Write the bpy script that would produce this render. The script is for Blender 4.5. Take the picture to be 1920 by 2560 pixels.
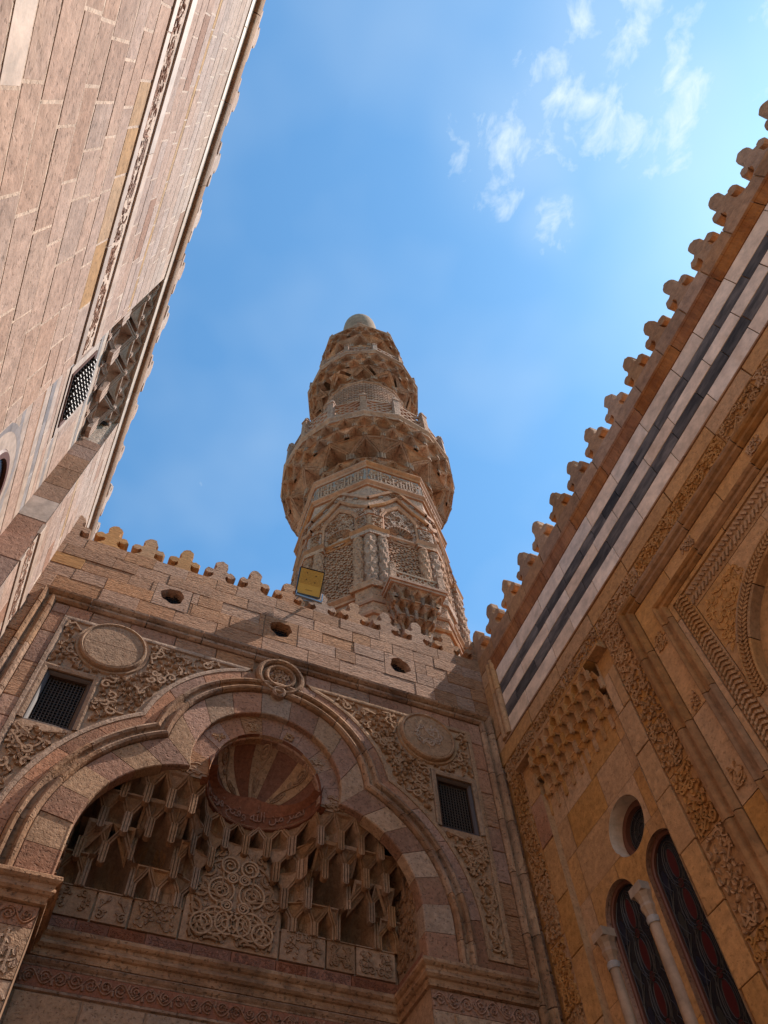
import bpy, math, random
from math import sin, cos, pi, sqrt, atan2, radians
from mathutils import Vector, Matrix

# ------------------------------------------------------------------ camera, sky, sun, exposure
scene = bpy.context.scene
for o in list(bpy.data.objects):
    bpy.data.objects.remove(o)
col = scene.collection
PITCH, YAW, ROLL = 1.07237889, 0.47684057, -0.08682954
_f0 = Vector((sin(YAW), cos(YAW), 0)); _r0 = Vector((cos(YAW), -sin(YAW), 0)); _z = Vector((0, 0, 1))
_fw = cos(PITCH) * _f0 + sin(PITCH) * _z
_up = -sin(PITCH) * _f0 + cos(PITCH) * _z
_cr = cos(ROLL) * _r0 + sin(ROLL) * _up
_cu = -sin(ROLL) * _r0 + cos(ROLL) * _up
cam_d = bpy.data.cameras.new('camera'); cam = bpy.data.objects.new('camera', cam_d); col.objects.link(cam)
cam_d.sensor_fit = 'VERTICAL'; cam_d.sensor_height = 36.0; cam_d.lens = 1884.98 / 2560 * 36.0
cam_d.clip_start = 0.05; cam_d.clip_end = 2000
cam.matrix_world = Matrix(((_cr.x, _cu.x, -_fw.x, 0), (_cr.y, _cu.y, -_fw.y, 0), (_cr.z, _cu.z, -_fw.z, 0), (0, 0, 0, 1)))
scene.camera = cam

SUN = Vector((0.65, -0.17, 1.0)).normalized()          # towards the sun
sun_d = bpy.data.lights.new('sun', 'SUN'); sun_d.energy = 5.0; sun_d.angle = radians(0.53); sun_d.color = (1.0, 0.91, 0.82)
sun = bpy.data.objects.new('sun', sun_d); col.objects.link(sun); sun.location = (6, -3, 20)
sun.rotation_mode = 'QUATERNION'; sun.rotation_quaternion = SUN.to_track_quat('Z', 'Y')

world = bpy.data.worlds.new('World'); scene.world = world; world.use_nodes = True
wt = world.node_tree; wt.nodes.clear()
def wn(t, **k):
    n = wt.nodes.new(t)
    for a, b in k.items(): setattr(n, a, b)
    return n
sky = wn('ShaderNodeTexSky'); sky.sky_type = 'NISHITA'; sky.sun_disc = False
sky.sun_elevation = math.asin(SUN.z); sky.sun_rotation = atan2(SUN.x, SUN.y)
sky.air_density = 1.0; sky.dust_density = 0.25; sky.ozone_density = 1.6; sky.altitude = 50
bg = wn('ShaderNodeBackground'); bg.inputs[1].default_value = 0.15
# thin broken cirrus: noise on a flat layer above the place (direction / height), everywhere in the sky
tc = wn('ShaderNodeTexCoord'); sep = wn('ShaderNodeSeparateXYZ'); wt.links.new(tc.outputs['Generated'], sep.inputs[0])
zc = wn('ShaderNodeMath', operation='MAXIMUM'); wt.links.new(sep.outputs[2], zc.inputs[0]); zc.inputs[1].default_value = 0.06
dx = wn('ShaderNodeMath', operation='DIVIDE'); wt.links.new(sep.outputs[0], dx.inputs[0]); wt.links.new(zc.outputs[0], dx.inputs[1])
dy = wn('ShaderNodeMath', operation='DIVIDE'); wt.links.new(sep.outputs[1], dy.inputs[0]); wt.links.new(zc.outputs[0], dy.inputs[1])
cmb = wn('ShaderNodeCombineXYZ'); wt.links.new(dx.outputs[0], cmb.inputs[0]); wt.links.new(dy.outputs[0], cmb.inputs[1])
PATCH = [(.20, -.035, .085), (.235, -.10, .08), (.255, -.19, .10), (.33, -.14, .10), (.28, .02, .045), (.50, -.42, .2), (-.9, -.7, .35), (1.1, .6, .35)]
fine = wn('ShaderNodeTexNoise'); fine.inputs['Scale'].default_value = 24.0; fine.inputs['Detail'].default_value = 8.0; fine.inputs['Roughness'].default_value = 0.60; fine.inputs['Distortion'].default_value = 0.35
mpn = wn('ShaderNodeMapping'); wt.links.new(cmb.outputs[0], mpn.inputs[0]); mpn.inputs['Rotation'].default_value = (0, 0, radians(-50)); mpn.inputs['Scale'].default_value = (1.0, .75, 1.0); wt.links.new(mpn.outputs[0], fine.inputs['Vector'])
acc = None
for px_, py_, pr_ in PATCH:
    ds = wn('ShaderNodeVectorMath', operation='DISTANCE'); wt.links.new(cmb.outputs[0], ds.inputs[0]); ds.inputs[1].default_value = (px_, py_, 0)
    rg = wn('ShaderNodeMapRange'); rg.interpolation_type = 'SMOOTHERSTEP'; wt.links.new(ds.outputs['Value'], rg.inputs[0]); rg.inputs[1].default_value = pr_*1.7; rg.inputs[2].default_value = 0.0
    if acc is None: acc = rg.outputs[0]
    else:
        mxn = wn('ShaderNodeMath', operation='MAXIMUM'); wt.links.new(acc, mxn.inputs[0]); wt.links.new(rg.outputs[0], mxn.inputs[1]); acc = mxn.outputs[0]
sm = wn('ShaderNodeMath', operation='MULTIPLY_ADD'); wt.links.new(acc, sm.inputs[0]); sm.inputs[1].default_value = 0.26; wt.links.new(fine.outputs[0], sm.inputs[2])
r2 = wn('ShaderNodeMapRange'); r2.inputs[1].default_value = 0.70; r2.inputs[2].default_value = 1.12; wt.links.new(sm.outputs[0], r2.inputs[0])
veil = wn('ShaderNodeMath', operation='MULTIPLY_ADD'); hz = wn('ShaderNodeTexNoise'); hz.inputs['Scale'].default_value = 3.2; hz.inputs['Detail'].default_value = 3.0; wt.links.new(cmb.outputs[0], hz.inputs['Vector'])
hzr = wn('ShaderNodeMapRange'); wt.links.new(hz.outputs[0], hzr.inputs[0]); hzr.inputs[1].default_value = 0.42; hzr.inputs[2].default_value = 0.75
hzm = wn('ShaderNodeMath', operation='MULTIPLY_ADD'); wt.links.new(acc, hzm.inputs[0]); hzm.inputs[1].default_value = 0.8; wt.links.new(hzr.outputs[0], hzm.inputs[2])
wt.links.new(hzm.outputs[0], veil.inputs[0]); veil.inputs[1].default_value = 0.15; wt.links.new(r2.outputs[0], veil.inputs[2])
mixw = wn('ShaderNodeMix', data_type='RGBA'); wt.links.new(veil.outputs[0], mixw.inputs[0])
tint = wn('ShaderNodeMix', data_type='RGBA', blend_type='MULTIPLY'); tint.inputs[0].default_value = 1.0
wt.links.new(sky.outputs[0], tint.inputs[6]); tint.inputs[7].default_value = (0.76, 1.20, 1.28, 1)
wt.links.new(tint.outputs[2], mixw.inputs[6]); mixw.inputs[7].default_value = (5.0, 5.6, 5.7, 1)
wt.links.new(mixw.outputs[2], bg.inputs[0])
wo = wn('ShaderNodeOutputWorld'); wt.links.new(bg.outputs[0], wo.inputs[0])

vs = scene.view_settings
vs.view_transform = 'Standard'; vs.look = 'None'; vs.exposure = 0.43; vs.gamma = 1.0; vs.use_curve_mapping = False
scene.render.engine = 'CYCLES'
scene.cycles.max_bounces = 4; scene.cycles.diffuse_bounces = 3; scene.cycles.glossy_bounces = 2

# ------------------------------------------------------------------ helpers
RNG = random.Random(11)
class MB:
    def __init__(s): s.v = []; s.f = []
    def add(s, vs, fs):
        b = len(s.v); s.v.extend(vs); s.f.extend(tuple(i + b for i in f) for f in fs)
    def quad(s, a, b, c, d): s.add([a, b, c, d], [(0, 1, 2, 3)])
    def box(s, x0, x1, y0, y1, z0, z1):
        s.add([(x0,y0,z0),(x1,y0,z0),(x1,y1,z0),(x0,y1,z0),(x0,y0,z1),(x1,y0,z1),(x1,y1,z1),(x0,y1,z1)],
              [(0,3,2,1),(4,5,6,7),(0,1,5,4),(1,2,6,5),(2,3,7,6),(3,0,4,7)])
    def bar(s, p, q, w, h=None):
        p, q = Vector(p), Vector(q); h = h or w; d = (q - p)
        if d.length < 1e-6: return
        d.normalize(); a = Vector((0,0,1)) if abs(d.z) < .9 else Vector((0,1,0))
        u = d.cross(a).normalized(); v = u.cross(d).normalized()
        vs_ = [tuple(b + u*sx*w/2 + v*sz*h/2) for b in (p, q) for sx, sz in ((-1,-1),(1,-1),(1,1),(-1,1))]
        s.add(vs_, [(0,1,2,3),(7,6,5,4),(0,4,5,1),(1,5,6,2),(2,6,7,3),(3,7,4,0)])
    def block(s, x0, x1, z0, z1, y=0.0, dep=.05, c=.008, jit=.0, rng=RNG):
        j = lambda: rng.uniform(-jit, jit)
        o = [(x0+j(), z0+j()), (x1+j(), z0+j()), (x1+j(), z1+j()), (x0+j(), z1+j())]
        i = [(o[0][0]+c, o[0][1]+c), (o[1][0]-c, o[1][1]+c), (o[2][0]-c, o[2][1]-c), (o[3][0]+c, o[3][1]-c)]
        ty = j()*.5
        v = [(a, y+dep, b) for a, b in o] + [(a, y+c, b) for a, b in o] + [(a, y+ty+j()*.4, b) for a, b in i]
        f = [(8,9,10,11)]
        for k in range(4):
            n = (k+1) % 4; f += [(k,n,4+n,4+k), (4+k,4+n,8+n,8+k)]
        s.add(v, f)
    def lathe(s, prof, n=24, cx=0, cy=0, z0=0, a0=0, a1=2*pi):
        full = abs(a1-a0-2*pi) < 1e-6; m = n if full else n+1
        vs_ = [(cx+r*cos(a0+(a1-a0)*k/n), cy+r*sin(a0+(a1-a0)*k/n), z0+z) for k in range(m) for r, z in prof]
        P = len(prof); fs = []
        for k in range(n):
            k2 = (k+1) % m
            for i in range(P-1): fs.append((k*P+i, k2*P+i, k2*P+i+1, k*P+i+1))
        s.add(vs_, fs)
    def disc(s, prof, n=36, cx=0, cz=0, y=0):            # lathe about the y axis, profile (r, y)
        vs_ = [(cx+r*cos(2*pi*k/n), y+yy, cz+r*sin(2*pi*k/n)) for k in range(n) for r, yy in prof]
        P = len(prof); fs = []
        for k in range(n):
            k2 = (k+1) % n
            for i in range(P-1): fs.append((k*P+i, k*P+i+1, k2*P+i+1, k2*P+i))
        s.add(vs_, fs)
    def prism(s, pts, y0, y1):                           # outline in x,z extruded in y (front y0)
        n = len(pts)
        s.add([(x,y0,z) for x,z in pts]+[(x,y1,z) for x,z in pts],
              [tuple(range(n)), tuple(range(2*n-1, n-1, -1))]+[(k,(k+1)%n,n+(k+1)%n,n+k) for k in range(n)])
    def sweep(s, path, prof, closed=False):              # path in x,z ; prof (offset to the left of travel, y)
        n = len(path); ofs = []
        for k in range(n):
            if closed: a, b, c_ = path[k-1], path[k], path[(k+1)%n]
            else: a, b, c_ = path[max(k-1,0)], path[k], path[min(k+1,n-1)]
            d1 = Vector((b[0]-a[0], b[1]-a[1])); d2 = Vector((c_[0]-b[0], c_[1]-b[1]))
            if d1.length < 1e-9: d1 = d2.copy()
            if d2.length < 1e-9: d2 = d1.copy()
            d1.normalize(); d2.normalize()
            n1 = Vector((-d1.y, d1.x)); n2 = Vector((-d2.y, d2.x)); m = n1+n2
            m = n1 if m.length < .2 else m.normalized()
            ofs.append(m / max(.35, m.dot(n1)))
        vs_ = [(p[0]+o.x*q, y, p[1]+o.y*q) for p, o in zip(path, ofs) for q, y in prof]
        P = len(prof); fs = []
        for k in range(n if closed else n-1):
            k2 = (k+1) % n
            for i in range(P-1): fs.append((k*P+i, k2*P+i, k2*P+i+1, k*P+i+1))
        s.add(vs_, fs)
    def sweep_h(s, plan, prof):                          # plan (x,y); prof (offset to the right of travel, z)
        n = len(plan); ofs = []
        for k in range(n):
            a, b, c_ = plan[max(k-1,0)], plan[k], plan[min(k+1,n-1)]
            d1 = Vector((b[0]-a[0], b[1]-a[1])); d2 = Vector((c_[0]-b[0], c_[1]-b[1]))
            if d1.length < 1e-9: d1 = d2.copy()
            if d2.length < 1e-9: d2 = d1.copy()
            d1.normalize(); d2.normalize()
            n1 = Vector((d1.y, -d1.x)); n2 = Vector((d2.y, -d2.x)); m = (n1+n2)
            m = n1 if m.length < .2 else m.normalized()
            ofs.append(m / max(.35, m.dot(n1)))
        vs_ = [(p[0]+o.x*q, p[1]+o.y*q, z) for p, o in zip(plan, ofs) for q, z in prof]
        P = len(prof); fs = []
        for k in range(n-1):
            for i in range(P-1): fs.append((k*P+i, (k+1)*P+i, (k+1)*P+i+1, k*P+i+1))
        s.add(vs_, fs)
    def plate(s, x0, x1, z0, z1, y, holes=()):           # vertical plate with rectangular holes
        xs = sorted({x0, x1, *[min(max(h[k],x0),x1) for h in holes for k in (0,1)]})
        zs = sorted({z0, z1, *[min(max(h[k],z0),z1) for h in holes for k in (2,3)]})
        for a, b in zip(xs, xs[1:]):
            for c_, d in zip(zs, zs[1:]):
                mx, mz = (a+b)/2, (c_+d)/2
                if any(h[0] < mx < h[1] and h[2] < mz < h[3] for h in holes): continue
                s.quad((a,y,c_), (b,y,c_), (b,y,d), (a,y,d))
    def build(s, name, mat, parent=None, smooth=False, kind=None, label=None, mp=None):
        v = s.v if mp is None else [tuple(mp(*p)) for p in s.v]
        me = bpy.data.meshes.new(name); me.from_pydata([tuple(p) for p in v], [], s.f); me.update()
        if smooth: me.polygons.foreach_set('use_smooth', [True]*len(me.polygons))
        me.materials.append(mat)
        o = bpy.data.objects.new(name, me); col.objects.link(o)
        if parent: o.parent = parent
        if kind is None and any(q in name for q in ('carving', 'scrolls', 'letters', 'carved_square', 'carved_tri', 'carved_span', 'rosette', 'arabesque', 'inscription_w')): kind = 'stuff'
        if kind: o['kind'] = kind
        if label: o['label'] = label
        return o
def mesh_copy(o, parent, loc=(0,0,0), rz=0, scale=None):
    c = o.copy(); col.objects.link(c); c.parent = parent; c.location = loc; c.rotation_euler = (0,0,rz)
    if scale: c.scale = scale
    return c
def thing(name, label, cat, mat4=None, loc=None, group=None):
    o = bpy.data.objects.new(name, None); col.objects.link(o); o.empty_display_size = .3
    if mat4 is not None: o.matrix_world = mat4
    if loc is not None: o.location = loc
    o['label'] = label; o['category'] = cat
    if group: o['group'] = group
    return o
def arc(cx, cz, r, a0, a1, n):
    return [(cx+r*cos(radians(a0+(a1-a0)*k/n)), cz+r*sin(radians(a0+(a1-a0)*k/n))) for k in range(n+1)]

# ------------------------------------------------------------------ materials
def stone(name, c1, c2, rough=.92, rnd=.16, bump=.5, gs=16.0, pits=.5, big=1.1, streak=None, stain=None, spec=.2, bd=.02):
    warm = lambda c: (c[0]*.95, c[1]*.825, c[2]*.755)
    c1, c2 = warm(c1), warm(c2)
    if stain: stain = (warm(stain[0]), *stain[1:])
    m = bpy.data.materials.new(name); m.use_nodes = True; t = m.node_tree; b = t.nodes['Principled BSDF']
    b.inputs['Roughness'].default_value = rough; b.inputs['Specular IOR Level'].default_value = spec
    N = t.nodes.new; L = t.links.new
    tc_ = N('ShaderNodeTexCoord'); oi = N('ShaderNodeObjectInfo')
    sc = N('ShaderNodeMath'); sc.operation = 'MULTIPLY'; L(oi.outputs['Random'], sc.inputs[0]); sc.inputs[1].default_value = 61.0
    ad = N('ShaderNodeVectorMath'); ad.operation = 'ADD'; L(tc_.outputs['Object'], ad.inputs[0]); L(sc.outputs[0], ad.inputs[1])
    def noise(scale, det, vec=ad.outputs[0], rough_=.55, dist=0):
        n = N('ShaderNodeTexNoise'); n.inputs['Scale'].default_value = scale; n.inputs['Detail'].default_value = det
        n.inputs['Roughness'].default_value = rough_; n.inputs['Distortion'].default_value = dist; L(vec, n.inputs['Vector']); return n.outputs[0]
    def rng(src, a, b_, c_=0., d=1.):
        n = N('ShaderNodeMapRange'); L(src, n.inputs[0])
        for k, x in enumerate((a, b_, c_, d)): n.inputs[k+1].default_value = x
        return n.outputs[0]
    vec2 = ad.outputs[0]
    if streak:
        mp = N('ShaderNodeMapping'); L(ad.outputs[0], mp.inputs[0]); mp.inputs['Scale'].default_value = streak; vec2 = mp.outputs[0]
    n1 = noise(big, 3.0, vec2, .6); n2 = noise(gs, 4.0, vec2, .68)
    mx = N('ShaderNodeMix'); mx.data_type = 'RGBA'; L(rng(n1, .36, .64), mx.inputs[0])
    mx.inputs[6].default_value = (*c1, 1); mx.inputs[7].default_value = (*c2, 1)
    hs = N('ShaderNodeHueSaturation'); L(mx.outputs[2], hs.inputs['Color'])
    v1 = rng(n2, .3, .7, .72, 1.22); v2 = rng(oi.outputs['Random'], 0., 1., 1-rnd, 1+rnd)
    vm = N('ShaderNodeMath'); vm.operation = 'MULTIPLY'; L(v1, vm.inputs[0]); L(v2, vm.inputs[1]); L(vm.outputs[0], hs.inputs['Value'])
    sr = N('ShaderNodeMath'); sr.operation = 'FRACT'; L(sc.outputs[0], sr.inputs[0]); L(rng(sr.outputs[0], 0, 1, .88, 1.12), hs.inputs['Saturation'])
    out = hs.outputs[0]
    pv = rng(noise(gs*2.2, 1.0, vec2, .5), .30, .40)
    if pits > 0:
        pm = N('ShaderNodeMix'); pm.data_type = 'RGBA'; pm.blend_type = 'MULTIPLY'; pm.inputs[0].default_value = 1.0
        g = rng(pv, 0, 1, 1-pits*.75, 1.0); L(out, pm.inputs[6]); L(g, pm.inputs[7]); out = pm.outputs[2]
    if stain:
        sm = N('ShaderNodeMix'); sm.data_type = 'RGBA'
        mp2 = N('ShaderNodeMapping'); L(tc_.outputs['Object'], mp2.inputs[0]); mp2.inputs['Scale'].default_value = stain[1]
        L(rng(noise(1.0, 4.0, mp2.outputs[0], .68), stain[2], stain[3], 0, stain[4]), sm.inputs[0]); L(out, sm.inputs[6]); sm.inputs[7].default_value = (*stain[0], 1); out = sm.outputs[2]
    L(out, b.inputs['Base Color'])
    hh = N('ShaderNodeMath'); hh.operation = 'ADD'; L(n2, hh.inputs[0]); L(rng(pv, 0, 1, 0, pits*.7), hh.inputs[1])
    bp = N('ShaderNodeBump'); bp.inputs['Strength'].default_value = bump; bp.inputs['Distance'].default_value = bd; L(hh.outputs[0], bp.inputs['Height']); L(bp.outputs[0], b.inputs['Normal'])
    return m
def plain(name, c, rough=.6, metal=0, spec=.5, emis=None):
    m = bpy.data.materials.new(name); m.use_nodes = True; b = m.node_tree.nodes['Principled BSDF']; t = m.node_tree
    n = t.nodes.new('ShaderNodeTexNoise'); n.inputs['Scale'].default_value = 24; n.inputs['Detail'].default_value = 5
    mx = t.nodes.new('ShaderNodeMix'); mx.data_type = 'RGBA'; t.links.new(n.outputs[0], mx.inputs[0])
    mx.inputs[6].default_value = (*[x*.75 for x in c], 1); mx.inputs[7].default_value = (*[min(1, x*1.25) for x in c], 1)
    t.links.new(mx.outputs[2], b.inputs['Base Color'])
    b.inputs['Roughness'].default_value = rough; b.inputs['Metallic'].default_value = metal; b.inputs['Specular IOR Level'].default_value = spec
    return m
SOOT = (.075, .048, .034)
M = dict(
 tan=stone('tan_limestone', (.48,.295,.185), (.38,.23,.145), rnd=.14, bump=1.0, bd=.04, gs=22, pits=.45, streak=(.4,1,2.0), stain=(SOOT,(1.2,1,.8),.55,.8,.35)),
 gold=stone('gold_block_sunlit_merlon', (.47,.285,.145), (.40,.24,.125), rnd=.08, bump=.5, gs=20, pits=.25, streak=(.5,1,2)),
 mortar=stone('mortar', (.33,.215,.14), (.24,.155,.10), bump=.6, gs=25),
 pink=stone('pink_stone', (.39,.235,.165), (.30,.175,.12), rnd=.20, bump=.7, gs=20, pits=.55, stain=((.42,.30,.2),(1.5,1,1.5),.52,.75,.5)),
 cream=stone('cream_stone', (.42,.305,.215), (.34,.24,.165), rnd=.16, bump=.7, gs=20, pits=.45, stain=(SOOT,(1.5,1,1.2),.55,.8,.45)),
 panel=stone('carved_limestone', (.45,.315,.21), (.35,.235,.15), rnd=.08, bump=.5, gs=26, pits=.3, stain=(SOOT,(1.4,1,1.1),.55,.85,.4)),
 mould=stone('weathered_moulding', (.41,.28,.185), (.26,.165,.11), rnd=.08, bump=.9, gs=14, pits=.5, big=1.6, stain=(SOOT,(1.6,2,1.2),.48,.72,.75)),
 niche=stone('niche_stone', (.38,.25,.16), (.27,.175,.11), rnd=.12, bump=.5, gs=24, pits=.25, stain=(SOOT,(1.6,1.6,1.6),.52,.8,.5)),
 dred2=stone('red_lettering_stone', (.34,.19,.135), (.27,.15,.105), bump=.4, gs=22),
 dred=stone('dark_red_stone', (.26,.125,.085), (.19,.09,.062), rnd=.15, bump=.4, gs=22, pits=.3),
 lpink=stone('rose_limestone', (.51,.405,.345), (.44,.335,.28), rnd=.08, bump=.45, gs=14, pits=.34, big=1.6, stain=((.52,.41,.33),(1.6,1,2.2),.54,.74,.6)),
 lmort=stone('pale_mortar', (.66,.56,.46), (.52,.43,.35), bump=.6, gs=20),
 lwhite=stone('white_marble', (.55,.47,.40), (.49,.415,.35), rough=.6, rnd=.06, bump=.12, gs=8, pits=.05),
 lgrey=stone('grey_marble', (.30,.30,.31), (.40,.39,.385), rough=.5, rnd=.10, bump=.12, gs=9, pits=.05),
 lyel=stone('yellow_limestone', (.50,.345,.19), (.45,.31,.18), rnd=.06, bump=.35, gs=12, pits=.35),
 lcarv=stone('carved_rose_stone', (.39,.255,.195), (.31,.20,.15), rnd=.10, bump=.5, gs=18, pits=.4),
 ljamb=stone('brown_jamb_stone', (.38,.25,.175), (.29,.19,.13), rnd=.14, bump=.5, gs=14, pits=.35, stain=((.44,.36,.28),(1.5,1.5,1.5),.52,.75,.6)),
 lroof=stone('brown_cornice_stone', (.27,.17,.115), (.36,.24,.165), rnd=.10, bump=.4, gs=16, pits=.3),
 ochre=stone('ochre_stone', (.50,.30,.14), (.43,.255,.118), rnd=.06, bump=.4, gs=16, pits=.3, stain=((.42,.25,.135),(1.2,1.2,1.2),.52,.75,.5)),
 ocarv=stone('carved_ochre_stone', (.46,.275,.13), (.37,.215,.10), rnd=.08, bump=.4, gs=24, pits=.25),
 rust=stone('rust_streaked_moulding', (.37,.18,.08), (.24,.10,.042), rnd=.06, bump=.4, gs=10, pits=.2, streak=(3,1,.5), stain=((.12,.06,.035),(2.5,1,2.2),.52,.75,.6)),
 obrown=stone('streaked_brown_moulding', (.36,.205,.095), (.27,.15,.07), rnd=.08, bump=.4, gs=10, pits=.2, stain=((.10,.055,.03),(2.2,1,2.2),.5,.75,.7)),
 omer=stone('brown_merlon_stone', (.42,.255,.145), (.31,.185,.11), rnd=.14, bump=.5, gs=12, pits=.2, stain=(SOOT,(1.5,1.5,1.5),.5,.75,.45)),
 awhite=stone('cream_marble', (.76,.65,.53), (.66,.55,.44), rough=.55, rnd=.09, bump=.1, gs=6, pits=.04, big=1.7, stain=((.50,.30,.12),(2.2,1,.6),.56,.78,.45)),
 ablack=stone('charcoal_marble', (.05,.047,.046), (.13,.122,.118), rough=.75, rnd=.40, bump=.10, gs=7, pits=0., big=3.0, streak=(1,1,3), spec=.15),
 min=stone('minaret_stone', (.46,.285,.195), (.36,.215,.145), rnd=.10, bump=1.0, bd=.06, gs=9, pits=.4, big=.7, stain=((.26,.18,.13),(.9,.9,.6),.5,.75,.5)),
 mdark=stone('minaret_muqarnas_stone', (.45,.275,.18), (.27,.16,.105), rnd=.22, bump=.9, bd=.05, gs=8, pits=.4, big=.9, stain=((.20,.14,.10),(1.1,1.1,.8),.5,.75,.55)),
 mgrey=stone('minaret_grey_stone', (.43,.28,.195), (.33,.21,.15), rnd=.10, bump=.9, bd=.04, gs=9, pits=.2),
 mor=stone('minaret_orange_moulding', (.43,.225,.125), (.33,.175,.105), rnd=.10, bump=.4, gs=9, pits=.2),
 mslate=stone('minaret_slate_ground', (.22,.205,.20), (.30,.26,.23), rnd=.05, bump=.3, gs=9, pits=.1),
 bulb=stone('pale_plaster', (.37,.255,.175), (.29,.20,.14), rnd=.0, bump=.2, gs=5, pits=.1),
 wood=plain('dark_wood', (.055,.028,.016), .6), wood2=plain('red_brown_wood', (.12,.04,.022), .55), bead=plain('turned_wood', (.05,.035,.026), .5),
 black=plain('dark_interior', (.006,.005,.005), .9, spec=.1), iron=plain('dark_iron', (.02,.02,.022), .5, .6),
 glass=plain('dark_glass', (.012,.012,.017), .25, spec=.5), gred=plain('red_glass', (.06,.006,.008), .3), gblue=plain('blue_glass', (.01,.012,.026), .3), ggreen=plain('grey_green_glass', (.028,.028,.026), .3),
 lead=plain('lead_came', (.07,.06,.056), .5, .3), steel=plain('grey_steel', (.30,.31,.32), .45, .7),
 led=plain('amber_led_panel', (.60,.33,.05), .45), ledgrid=plain('amber_led_grid', (.42,.22,.03), .5),
 marcol=stone('column_marble', (.42,.34,.27), (.34,.26,.2), rough=.6, rnd=.1, bump=.15, gs=8, pits=.1),
 pave=stone('paving_stone', (.36,.29,.22), (.28,.22,.165), rnd=.1, bump=.4, gs=6, pits=.2),
)

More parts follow.
